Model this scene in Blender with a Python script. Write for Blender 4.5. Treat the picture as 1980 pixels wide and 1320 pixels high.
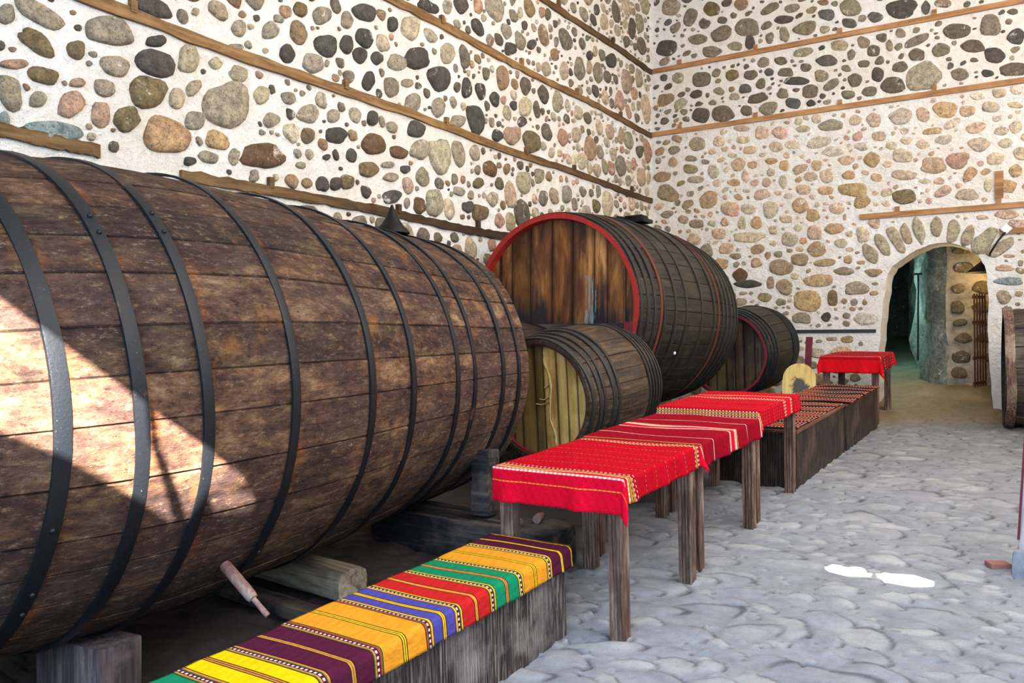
import bpy, bmesh, math, random
import numpy as np
from mathutils import Vector, Matrix
PI = math.pi
for o in list(bpy.data.objects): bpy.data.objects.remove(o)
SC = bpy.context.scene
# ------------------------------------------------------------------ camera, world, lights, exposure
F = 1589.0; TH = math.radians(33.1); CT, ST = math.cos(TH), math.sin(TH)
CAMH = 1.45
cd = bpy.data.cameras.new('camera'); cam = bpy.data.objects.new('camera', cd); SC.collection.objects.link(cam)
cam.location = (0, 0, CAMH); cam.rotation_euler = (PI/2, 0, TH)
cd.sensor_width = 36; cd.lens = 36*F/1980; cd.clip_start = .05
SC.camera = cam
SC.view_settings.view_transform = 'Standard'; SC.view_settings.look = 'None'
SC.view_settings.exposure = 0.5; SC.view_settings.gamma = 1; SC.view_settings.use_curve_mapping = False
W = bpy.data.worlds.new('sky'); SC.world = W; W.use_nodes = True
W.node_tree.nodes['Background'].inputs[0].default_value = (.55, .72, 1, 1)
W.node_tree.nodes['Background'].inputs[1].default_value = .5
SUN_DIR = Vector((-.62, .50, -.60)).normalized()          # the way sunlight travels
def lamp(name, kind, loc, energy, color, direction=None, **kw):
    l = bpy.data.lights.new(name, kind); o = bpy.data.objects.new(name, l); SC.collection.objects.link(o)
    o.location = loc; l.energy = energy; l.color = color
    for k, v in kw.items(): setattr(l, k, v)
    if direction is not None: o.rotation_euler = Vector(direction).to_track_quat('-Z', 'Y').to_euler()
    return o
lamp('sun', 'SUN', (6, -6, 9), 60, (1, .95, .88), SUN_DIR, angle=math.radians(.18))
# area fill lamps added inside the closed walls, standing in for court and entrance daylight
lamp('court_fill', 'AREA', (2.3, 5.6, 5.4), 600, (1.0, .955, .89), (-1, .12, .10), shape='RECTANGLE', size=11, size_y=4.2)
lamp('entrance_fill', 'AREA', (-.2, -2.6, 2.6), 410, (.44, .69, 1.0), (.06, 1, -.42), shape='RECTANGLE', size=4.5, size_y=3.6)
lamp('roof_fill', 'AREA', (-.6, 7.5, 7.6), 200, (1, .97, .92), (-.25, .35, -1), shape='RECTANGLE', size=4, size_y=9)  # added fill lamp under the closed ceiling, no roof opening there
lamp('passage_lamp', 'POINT', (-2.55, 15.3, 2.3), 45, (.48, .90, .90), shadow_soft_size=.15)
lamp('passage_warm_lamp', 'POINT', (-.80, 13.55, 2.36), 7, (1, .70, .30), shadow_soft_size=.04)

# ------------------------------------------------------------------ geometry helpers
def floor_z(Y): return .05*(Y-3.66)
SLOPE = math.atan(.05)
def ray(px, py):
    r = (px-990)/F; u = (660-py)/F
    return Vector((CT*r-ST, CT+ST*r, u))
def on_y(px, py, Y):
    d = ray(px, py); return Vector((0, 0, CAMH))+d*(Y/d.y)
def on_x(px, py, X):
    d = ray(px, py); return Vector((0, 0, CAMH))+d*(X/d.x)
def link(o): SC.collection.objects.link(o); return o
def tag(o, label=None, cat=None, group=None, kind=None):
    for k, v in (('label', label), ('category', cat), ('group', group), ('kind', kind)):
        if v: o[k] = v
    return o
def empty(name, loc=(0, 0, 0), rot=(0, 0, 0)):
    o = link(bpy.data.objects.new(name, None)); o.location = loc; o.rotation_euler = rot; o.empty_display_size = .1
    return o
def obj(name, bm, mat, parent=None, smooth=True, auto=None):
    me = bpy.data.meshes.new(name); bm.normal_update(); bm.to_mesh(me); bm.free()
    mats = mat if isinstance(mat, (list, tuple)) else [mat]
    for m in mats: me.materials.append(m)
    if smooth: me.polygons.foreach_set('use_smooth', [True]*len(me.polygons))
    if auto is not None: me.set_sharp_from_angle(angle=math.radians(auto))
    o = link(bpy.data.objects.new(name, me))
    if parent: o.parent = parent
    return o
def mesh_np(name, verts, faces, mat, parent=None, smooth=True, cols=None, attr='tint', domain='POINT', auto=None):
    me = bpy.data.meshes.new(name); me.from_pydata([tuple(v) for v in verts], [], faces)
    mats = mat if isinstance(mat, (list, tuple)) else [mat]
    for m in mats: me.materials.append(m)
    if cols is not None:
        a = me.color_attributes.new(attr, 'FLOAT_COLOR', domain)
        a.data.foreach_set('color', np.asarray(cols, dtype=np.float32).ravel())
    if smooth: me.polygons.foreach_set('use_smooth', [True]*len(me.polygons))
    if auto is not None: me.set_sharp_from_angle(angle=math.radians(auto))
    me.update()
    o = link(bpy.data.objects.new(name, me))
    if parent: o.parent = parent
    return o
def box(bm, c, s, rot=None, bevel=0.0, seg=2):
    r = bmesh.ops.create_cube(bm, size=1)
    vs = r['verts']
    M = Matrix.Translation(c) @ (rot.to_4x4() if rot else Matrix()) @ Matrix.Diagonal((*s, 1))
    bmesh.ops.transform(bm, matrix=M, verts=vs)
    if bevel > 0:
        es = list({e for v in vs for e in v.link_edges})
        bmesh.ops.bevel(bm, geom=es, offset=bevel, segments=seg, affect='EDGES', profile=.6)
def tube(bm, pts, rad, n=8, cap=True):
    pts = [Vector(p) for p in pts]; rings = []
    if not isinstance(rad, (list, tuple)): rad = [rad]*len(pts)
    up = Vector((0, 0, 1)) if abs((pts[-1]-pts[0]).normalized().z) < .9 else Vector((0, 1, 0))
    for i, p in enumerate(pts):
        t = (pts[min(i+1, len(pts)-1)]-pts[max(i-1, 0)]).normalized()
        a = t.cross(up).normalized(); b = a.cross(t)
        rings.append([bm.verts.new(p+rad[i]*(math.cos(2*PI*k/n)*a+math.sin(2*PI*k/n)*b)) for k in range(n)])
    for i in range(len(rings)-1):
        for k in range(n):
            bm.faces.new((rings[i][k], rings[i][(k+1) % n], rings[i+1][(k+1) % n], rings[i+1][k]))
    if cap: bm.faces.new(rings[0]); bm.faces.new(rings[-1][::-1])
def roughen(bm, amp, freq=6, seed=0):
    from mathutils import noise
    for v in bm.verts:
        v.co += amp*noise.noise_vector(v.co*freq+Vector((seed, seed*.7, 0)))

# ------------------------------------------------------------------ materials
def new_mat(name):
    m = bpy.data.materials.new(name); m.use_nodes = True
    nt = m.node_tree; b = nt.nodes['Principled BSDF']; b.inputs['Specular IOR Level'].default_value = .3
    return m, nt, b
def N(nt, t, **kw):
    n = nt.nodes.new(t)
    for k, v in kw.items():
        if k in n.inputs.keys(): n.inputs[k].default_value = v
        else: setattr(n, k, v)
    return n
def coords(nt, scale=(1, 1, 1), rot=(0, 0, 0), kind='Object'):
    tc = N(nt, 'ShaderNodeTexCoord'); mp = N(nt, 'ShaderNodeMapping')
    mp.inputs['Scale'].default_value = scale; mp.inputs['Rotation'].default_value = rot
    nt.links.new(tc.outputs[kind], mp.inputs[0]); return mp.outputs[0]
def noise(nt, vec, scale, detail=5, rough=.6, dist=0):
    n = N(nt, 'ShaderNodeTexNoise'); n.inputs['Scale'].default_value = scale
    n.inputs['Detail'].default_value = detail; n.inputs['Roughness'].default_value = rough; n.inputs['Distortion'].default_value = dist
    nt.links.new(vec, n.inputs['Vector']); return n.outputs['Fac']
def ramp(nt, fac, stops, interp='LINEAR'):
    r = N(nt, 'ShaderNodeValToRGB'); cr = r.color_ramp; cr.interpolation = interp
    while len(cr.elements) < len(stops): cr.elements.new(.5)
    for e, (p, c) in zip(cr.elements, stops): e.position = p; e.color = (*c, 1) if len(c) == 3 else c
    nt.links.new(fac, r.inputs[0]); return r.outputs[0]
def mix(nt, fac, a, b, mode='MIX'):
    m = N(nt, 'ShaderNodeMix', data_type='RGBA', blend_type=mode)
    for s, v in ((0, fac), (6, a), (7, b)):
        if isinstance(v, bpy.types.NodeSocket): nt.links.new(v, m.inputs[s])
        elif s == 0: m.inputs[s].default_value = v
        else: m.inputs[s].default_value = (*v, 1)
    return m.outputs[2]
def math_(nt, op, a, b=0.0, clamp=False):
    m = N(nt, 'ShaderNodeMath', operation=op, use_clamp=clamp)
    for i, v in enumerate((a, b)):
        if isinstance(v, bpy.types.NodeSocket): nt.links.new(v, m.inputs[i])
        else: m.inputs[i].default_value = v
    return m.outputs[0]
def bump(nt, b, h, strength=.5, dist=.01, prev=None):
    n = N(nt, 'ShaderNodeBump'); n.inputs['Strength'].default_value = strength; n.inputs['Distance'].default_value = dist
    nt.links.new(h, n.inputs['Height'])
    if prev: nt.links.new(prev, n.inputs['Normal'])
    nt.links.new(n.outputs[0], b.inputs['Normal']); return n.outputs[0]
def attr(nt, name='tint'):
    a = N(nt, 'ShaderNodeVertexColor'); a.layer_name = name; return a.outputs[0]

def mat_plaster():
    m, nt, b = new_mat('lime_plaster'); v = coords(nt)
    n1 = noise(nt, v, .9, 4, .6); n2 = noise(nt, v, 7, 6, .7); n3 = noise(nt, v, 45, 5, .7)
    c = ramp(nt, n1, [(.35, (.86, .79, .70)), (.65, (.93, .91, .87))])
    c = mix(nt, ramp(nt, n2, [(.35, (.35,)*3), (.6, (0, 0, 0))]), c, (.70, .56, .44))
    c = mix(nt, ramp(nt, n3, [(.30, (.5,)*3), (.42, (0,)*3)]), c, (.50, .38, .28))
    nt.links.new(c, b.inputs['Base Color']); b.inputs['Roughness'].default_value = .95
    c = mix(nt, ramp(nt, noise(nt, v, 16, 6, .75, .6), [(.60, (0,)*3), (.70, (.6,)*3)]), c, (.52, .43, .34)); nt.links.new(c, b.inputs['Base Color'])
    p = bump(nt, b, n2, 1, .06); p = bump(nt, b, noise(nt, v, 18, 5, .7, .5), .8, .025, p); bump(nt, b, n3, .6, .006, p); return m
def mat_stone(name='wall_stone'):
    m, nt, b = new_mat(name); v = coords(nt)
    n1 = noise(nt, v, 14, 6, .7); n2 = noise(nt, v, 60, 5, .75)
    c = mix(nt, 1, attr(nt), ramp(nt, n1, [(.3, (.42, .39, .36)), (.5, (.95, .92, .87)), (.7, (1.5, 1.38, 1.18))]), 'MULTIPLY')
    n0 = noise(nt, v, 5.5, 7, .75, .4); c = mix(nt, ramp(nt, n0, [(.60, (0,)*3), (.66, (.8,)*3)]), c, (.74, .66, .55))
    c = mix(nt, ramp(nt, n2, [(.36, (.75,)*3), (.48, (0,)*3)]), c, (.05, .04, .035))
    c = mix(nt, ramp(nt, n2, [(.6, (0,)*3), (.72, (.45,)*3)]), c, (.62, .52, .38))
    nt.links.new(c, b.inputs['Base Color']); b.inputs['Roughness'].default_value = .85
    p = bump(nt, b, n1, .9, .03); bump(nt, b, n2, .6, .008, p); return m
def mat_wood(name, cols, axis='Y', grain=1.0, rough=.7, bumps=.5, stain=None, use_tint=False, scale=1.0, speck=None, spec=.3):
    """grain runs along local axis; cols = dark, mid, light"""
    m, nt, b = new_mat(name); b.inputs['Specular IOR Level'].default_value = spec
    s = {'X': (.08, 1, 1), 'Y': (1, .08, 1), 'Z': (1, 1, .08)}[axis]
    vg = coords(nt, tuple(k*scale for k in s)); v = coords(nt, (scale,)*3)
    g = noise(nt, vg, 26*grain, 6, .65, .4); g2 = noise(nt, vg, 5*grain, 5, .6, .6); n = noise(nt, v, 2.6, 5, .65)
    c = ramp(nt, g, [(.30, cols[0]), (.5, cols[1]), (.70, cols[2])])
    c = mix(nt, ramp(nt, g2, [(.35, (.7,)*3), (.55, (0,)*3)]), c, cols[0])
    c = mix(nt, ramp(nt, n, [(.5, (0,)*3), (.68, (.6,)*3)]), c, cols[2])
    if use_tint: c = mix(nt, 1, c, attr(nt), 'MULTIPLY')
    if stain:
        sn = noise(nt, coords(nt, tuple(k*scale for k in {'X': (.5, 1, 1), 'Y': (1, .5, 1), 'Z': (1, 1, .25)}[axis])), stain[2], 5, .65)
        c = mix(nt, ramp(nt, sn, [(stain[1], (0,)*3), (stain[1]+.12, (.9,)*3)]), c, stain[0])
    if speck:
        sp = noise(nt, v, 38, 6, .8); c = mix(nt, ramp(nt, sp, [(.58, (0,)*3), (.68, (.8,)*3)]), c, speck)
    nt.links.new(c, b.inputs['Base Color']); b.inputs['Roughness'].default_value = rough
    p = bump(nt, b, g, bumps, .01); bump(nt, b, noise(nt, v, 30, 6, .8), bumps*.8, .012, p)
    return m
def mat_iron(name, base=(.008, .010, .013), rust=(.16, .06, .025), amt=.62, rough=.42):
    m, nt, b = new_mat(name); v = coords(nt); n = noise(nt, v, 6, 6, .7); n2 = noise(nt, v, 70, 5, .7)
    c = mix(nt, ramp(nt, n, [(amt, (0,)*3), (amt+.1, (.9,)*3)]), base, rust)
    c = mix(nt, ramp(nt, n2, [(.66, (0,)*3), (.74, (.7,)*3)]), c, (.20, .21, .23))
    nt.links.new(c, b.inputs['Base Color']); b.inputs['Roughness'].default_value = rough; b.inputs['Metallic'].default_value = .2; b.inputs['Specular IOR Level'].default_value = .35
    bump(nt, b, n2, .5, .004); return m
def mat_cloth(name, rough=.95):
    m, nt, b = new_mat(name); v = coords(nt)
    n1 = noise(nt, v, 500, 2, .5); n2 = noise(nt, coords(nt, (1, .25, 1)), 90, 5, .75); n3 = noise(nt, v, 6, 4, .6)
    c = mix(nt, 1, attr(nt), ramp(nt, n2, [(.3, (.78,)*3), (.65, (1.12,)*3)]), 'MULTIPLY')
    nt.links.new(c, b.inputs['Base Color']); b.inputs['Roughness'].default_value = rough
    b.inputs['Specular IOR Level'].default_value = .04
    p = bump(nt, b, n3, .5, .02); p = bump(nt, b, n2, .5, .003, p); bump(nt, b, n1, .3, .001, p); return m
def mat_plain(name, col, rough=.6, n_amt=.3, metallic=0):
    m, nt, b = new_mat(name); v = coords(nt); n = noise(nt, v, 18, 5, .7)
    c = mix(nt, ramp(nt, n, [(.35, (n_amt,)*3), (.6, (0,)*3)]), col, tuple(k*.45 for k in col))
    nt.links.new(c, b.inputs['Base Color']); b.inputs['Roughness'].default_value = rough; b.inputs['Metallic'].default_value = metallic
    bump(nt, b, n, .3, .005); return m
def mat_floor():
    m, nt, b = new_mat('cobbled_floor'); v = coords(nt)
    n1 = noise(nt, v, 1.3, 5, .6); n2 = noise(nt, v, 9, 6, .7); n3 = noise(nt, v, 70, 5, .75)
    c = mix(nt, 1, attr(nt), ramp(nt, n2, [(.3, (.74, .74, .76)), (.6, (1.08, 1.06, 1.04))]), 'MULTIPLY')
    c = mix(nt, 1, c, ramp(nt, n1, [(.3, (.85,)*3), (.65, (1.06,)*3)]), 'MULTIPLY')
    c = mix(nt, ramp(nt, n3, [(.3, (.5,)*3), (.42, (0,)*3)]), c, (.12, .10, .09))
    nt.links.new(c, b.inputs['Base Color']); b.inputs['Roughness'].default_value = .72
    p = bump(nt, b, n2, .55, .02); bump(nt, b, n3, .4, .005, p); return m
M = {}
M['plaster'] = mat_plaster(); M['stone'] = mat_stone(); M['floor'] = mat_floor()
M['beam'] = mat_wood('old_oak_lath', [(.10, .05, .02), (.30, .16, .06), (.46, .28, .12)], 'Y', use_tint=True)
M['beamx'] = mat_wood('old_oak_lath_back', [(.16, .07, .025), (.38, .18, .07), (.50, .27, .12)], 'X')
def mat_vat():
    m, nt, b = new_mat('weathered_vat_staves'); b.inputs['Specular IOR Level'].default_value = .25
    v = coords(nt); vs = coords(nt, (1, .38, 1)); vg = coords(nt, (1, .10, 1))
    big = noise(nt, vs, 2.2, 4, .6, .5); mid = noise(nt, vs, 11, 6, .72, .3); fine = noise(nt, vs, 42, 7, .85); g = noise(nt, vg, 34, 5, .7, .3)
    c = ramp(nt, mid, [(.32, (.030, .014, .011)), (.45, (.095, .044, .028)), (.56, (.19, .098, .052)), (.70, (.43, .27, .14))])
    c = mix(nt, ramp(nt, big, [(.40, (.85,)*3), (.56, (0,)*3)]), c, mix(nt, mid, (.018, .010, .011), (.125, .066, .055)))
    c = mix(nt, ramp(nt, g, [(.30, (.75,)*3), (.46, (0,)*3)]), c, (.028, .012, .010))
    c = mix(nt, 1, c, attr(nt), 'MULTIPLY')
    c = mix(nt, ramp(nt, fine, [(.54, (0,)*3), (.66, (.8,)*3)]), c, (.40, .26, .15))
    c = mix(nt, ramp(nt, fine, [(.35, (.95,)*3), (.46, (0,)*3)]), c, (.010, .005, .005))
    st_ = noise(nt, coords(nt, (.5, 1, 1)), 3.4, 6, .7); c = mix(nt, ramp(nt, st_, [(.60, (0,)*3), (.72, (.75,)*3)]), c, (.36, .15, .035))
    nt.links.new(c, b.inputs['Base Color']); b.inputs['Roughness'].default_value = .72
    p = bump(nt, b, mid, 1, .03); p = bump(nt, b, g, .7, .014, p); bump(nt, b, fine, 1, .014, p); return m
M['vat_wood'] = mat_vat()
M['cask_dark'] = mat_wood('blackened_cask_staves', [(.006, .005, .004), (.022, .017, .012), (.060, .045, .030)], 'Y', 1, .55, .5, use_tint=True, speck=(.13, .09, .045))
M['cask_brown'] = mat_wood('brown_cask_staves', [(.014, .008, .005), (.050, .030, .017), (.13, .085, .050)], 'Y', 1, .55, .5, use_tint=True, speck=(.30, .19, .075))
def mat_head_orange():
    m, nt, b = new_mat('stained_head_boards'); v = coords(nt)
    g = noise(nt, coords(nt, (1, 1, .06)), 30, 6, .7, .5); w_ = noise(nt, coords(nt, (1, 1, .28)), 4.2, 5, .62, .4); l = noise(nt, coords(nt, (1, 1, .16)), 3.0, 5, .65, .3)
    c = ramp(nt, w_, [(.30, (.030, .012, .008)), (.45, (.13, .045, .017)), (.56, (.30, .12, .03)), (.70, (.55, .27, .08))])
    c = mix(nt, ramp(nt, g, [(.32, (.8,)*3), (.5, (0,)*3)]), c, (.035, .015, .010)); c = mix(nt, 1, c, attr(nt), 'MULTIPLY')
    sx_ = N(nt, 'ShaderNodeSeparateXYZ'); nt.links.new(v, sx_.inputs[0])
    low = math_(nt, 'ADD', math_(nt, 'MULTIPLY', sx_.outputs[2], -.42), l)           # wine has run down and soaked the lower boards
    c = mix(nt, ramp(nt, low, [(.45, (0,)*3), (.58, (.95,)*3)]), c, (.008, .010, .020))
    dx = math_(nt, 'ABSOLUTE', math_(nt, 'ADD', math_(nt, 'SUBTRACT', sx_.outputs[0], .42), math_(nt, 'MULTIPLY', math_(nt, 'SUBTRACT', w_, .5), .35)))
    st_ = math_(nt, 'MULTIPLY', math_(nt, 'LESS_THAN', dx, .045), math_(nt, 'LESS_THAN', math_(nt, 'ABSOLUTE', math_(nt, 'ADD', sx_.outputs[2], -.10)), .26))
    c = mix(nt, math_(nt, 'MULTIPLY', st_, ramp(nt, g, [(.46, (0,)*3), (.56, (.75,)*3)])), c, (.20, .30, .34))
    nt.links.new(c, b.inputs['Base Color']); b.inputs['Roughness'].default_value = .45; bump(nt, b, g, .5, .008); return m
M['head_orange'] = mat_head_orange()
M['head_yellow'] = mat_wood('yellow_head_boards', [(.20, .09, .02), (.66, .38, .10), (.86, .58, .20)], 'Z', .6, .55, .3,
                            stain=((.08, .045, .015), .6, 1.6), use_tint=True)
M['head_dark'] = mat_wood('dark_head_boards', [(.012, .007, .006), (.05, .03, .02), (.13, .09, .035)], 'Z', .7, .55, .3, use_tint=True)
M['red_paint'] = mat_plain('red_painted_rim', (.40, .025, .02), .45, .5)
M['dark_red'] = mat_plain('wine_red_rim', (.17, .02, .03), .55, .5)
M['iron'] = mat_iron('hoop_iron'); M['iron_brown'] = mat_iron('hoop_iron_brown', (.026, .021, .018), (.12, .045, .02), .62, .5)
M['rust'] = mat_iron('rusty_iron', (.06, .016, .009), (.14, .04, .02), .4, .8)
M['leg'] = mat_wood('fluted_leg_wood', [(.040, .022, .016), (.17, .088, .058), (.42, .30, .22)], 'Z', 1.8, .6, .5)
M['panel'] = mat_wood('grooved_panel_wood', [(.016, .012, .011), (.070, .046, .038), (.42, .36, .32)], 'Z', 2.2, .45, .5)
M['panel_dark'] = mat_wood('dark_grooved_panel_wood', [(.008, .005, .004), (.030, .018, .012), (.13, .085, .06)], 'Z', 2.0, .5, .5)
M['bench_top'] = mat_wood('reddish_bench_board', [(.06, .02, .012), (.20, .065, .035), (.32, .14, .08)], 'Y', 1, .45, .3)
M['sleeper'] = mat_wood('tarred_timber', [(.006, .006, .009), (.020, .018, .022), (.16, .12, .09)], 'X', 1, .6, .8)
M['block'] = mat_wood('purple_grey_block', [(.028, .018, .020), (.11, .075, .078), (.30, .22, .19)], 'Z', 1, .75, .8)
M['log'] = mat_wood('peeled_log', [(.06, .045, .03), (.30, .23, .15), (.50, .42, .30)], 'X', 1, .75, .7)
M['black'] = mat_plain('blackened_tin', (.012, .010, .010), .5, .3, .5)
M['cable'] = mat_plain('black_cable', (.015, .015, .017), .5)
M['white'] = mat_plain('white_plastic', (.75, .76, .80), .4, .05)
M['cloth'] = mat_cloth('woven_wool')
M['spigot'] = mat_wood('wine_stained_peg', [(.10, .035, .035), (.28, .13, .11), (.45, .33, .25)], 'Z', 1, .6, .4)
M['slate'] = mat_plain('grey_stone_block', (.34, .36, .42), .8, .5)

# ------------------------------------------------------------------ the room
XL, YB = -5.60, 12.87
rng = random.Random(7)
PAL = {
 'dark': [(.10, .085, .065), (.16, .13, .095), (.20, .17, .12), (.24, .21, .15), (.13, .12, .11), (.28, .23, .16)],
 'grey': [(.11, .09, .07), (.17, .145, .11), (.24, .20, .15), (.32, .27, .20), (.15, .12, .085), (.38, .31, .22), (.42, .36, .27), (.30, .20, .12)],
 'pale': [(.62, .52, .38), (.66, .50, .38), (.56, .48, .36), (.60, .42, .30), (.58, .38, .22), (.66, .56, .46), (.64, .44, .36)],
 'tan': [(.36, .27, .17), (.42, .30, .18), (.33, .28, .20), (.46, .33, .20), (.30, .25, .18), (.40, .32, .24)],
 'farleft': [(.50, .42, .30), (.40, .33, .24), (.30, .25, .19), (.55, .40, .30), (.46, .28, .20), (.56, .48, .36)],
}
FIX = {'b': (.26, .31, .32), 't': (.52, .36, .19), 'p': (.46, .30, .22), 'k': (.085, .075, .065), 'g': (.36, .31, .24), 'o': (.20, .15, .08), 'l': (.50, .42, .30), 'r': (.16, .09, .05)}
# (crop x, crop y, then stones: cx cy half-width half-height [turn] [colour]) read off the masonry
LEFT_ST = [((0, 0), """
36 90 62 70 0 g|225 80 150 58 30 g|630 180 148 88 14 g|880 45 128 58 24 k|210 248 118 52 38 o|438 290 52 52 0 o|903 240 58 34 0 k|80 372 82 30 0 p|
248 438 84 50 15 o|440 480 50 30 0 p|662 382 100 60 14 g|900 368 112 78 20 k|1090 345 58 78 10 l|215 580 50 52 30 g|410 605 68 84 30 p|598 513 66 52 25 g|
580 668 52 74 0 p|855 535 106 92 8 o|1022 570 50 66 10 l|732 690 80 64 -25 o|295 762 204 66 5 b|18 705 40 60 0 b|958 790 166 120 14 t|1312 608 126 134 0 g|
1250 368 40 36 0 l|1380 430 52 44 30 g|1118 505 38 66 30 l|1512 556 52 64 15 l|1670 568 50 40 0 g|1572 702 48 54 30 g|1128 700 52 56 10 g|1258 815 66 52 15 t|
1520 905 124 72 2 r|1788 662 74 66 0 g|1928 672 36 42 0 g|1945 785 58 48 10 k|1780 788 36 46 0 o|1862 90 56 62 0 g|1560 180 52 70 30 g|1885 265 62 62 0 k|
1660 310 40 62 -20 k|1735 52 38 50 -20 o|1380 165 40 52 -20 g|1812 368 60 56 0 g|1098 935 34 26 0 k|1205 912 56 34 20 g|1722 888 22 32 -20 g|1790 895 24 34 0 g|
1888 912 22 26 0 k|1742 958 28 24 0 g|1864 1068 32 44 0 k|1948 1065 36 46 0 k|1470 1022 26 36 0 g|1362 275 44 20 0 g|1610 110 36 24 30 g|1130 70 22 24 20 l|1020 1000 0 0 0 g"""),
 ((660, 0), """
135 80 84 60 32 k|295 140 30 44 0 k|395 165 56 84 -10 l|125 225 48 60 -20 k|320 365 54 44 20 g|435 340 70 64 0 k|565 455 60 72 -25 k|155 470 36 60 0 k|
410 592 50 60 0 g|555 628 38 70 0 g|178 686 32 42 0 k|185 835 66 68 10 r|155 982 62 48 0 o|330 882 56 44 10 r|452 868 50 60 30 g|565 905 60 98 -15 l|858 988 44 60 -20 r|
535 1175 46 78 0 g|290 1140 52 40 -20 k|450 1192 34 46 0 r|785 158 34 66 -22 k|888 578 30 52 -15 k|772 695 40 92 -15 k|722 512 25 62 0 k|803 528 24 54 -15 k|
1100 822 46 62 -15 o|985 785 44 52 0 p|28 262 40 60 0 k|670 705 38 36 15 g|380 485 38 28 0 g|610 312 46 66 -10 l|996 615 22 36 -20 k|1060 620 32 56 0 l|
900 785 30 42 -15 k|265 956 36 20 0 g|370 980 32 34 0 k|285 1030 46 28 0 g|135 1112 28 42 -15 k|30 1055 36 42 0 o|100 320 44 50 -20 k|200 340 34 40 -20 k|
235 250 32 52 -15 l|1042 708 26 32 0 k|1560 350 34 52 -25 k|1435 320 18 32 0 k|1100 262 26 36 0 k|975 285 30 36 0 k|500 40 60 34 30 k|690 30 36 50 -20 k|800 1235 44 50 0 o|730 1200 30 34 0 k|
680 1110 36 24 20 g|790 1060 34 34 0 o|430 750 48 46 20 k|290 740 34 48 -20 g|1475 1195 22 48 -10 o|1305 1125 26 50 0 g|1140 1020 26 50 0 g|1250 340 1 1 0 g""")]
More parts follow.
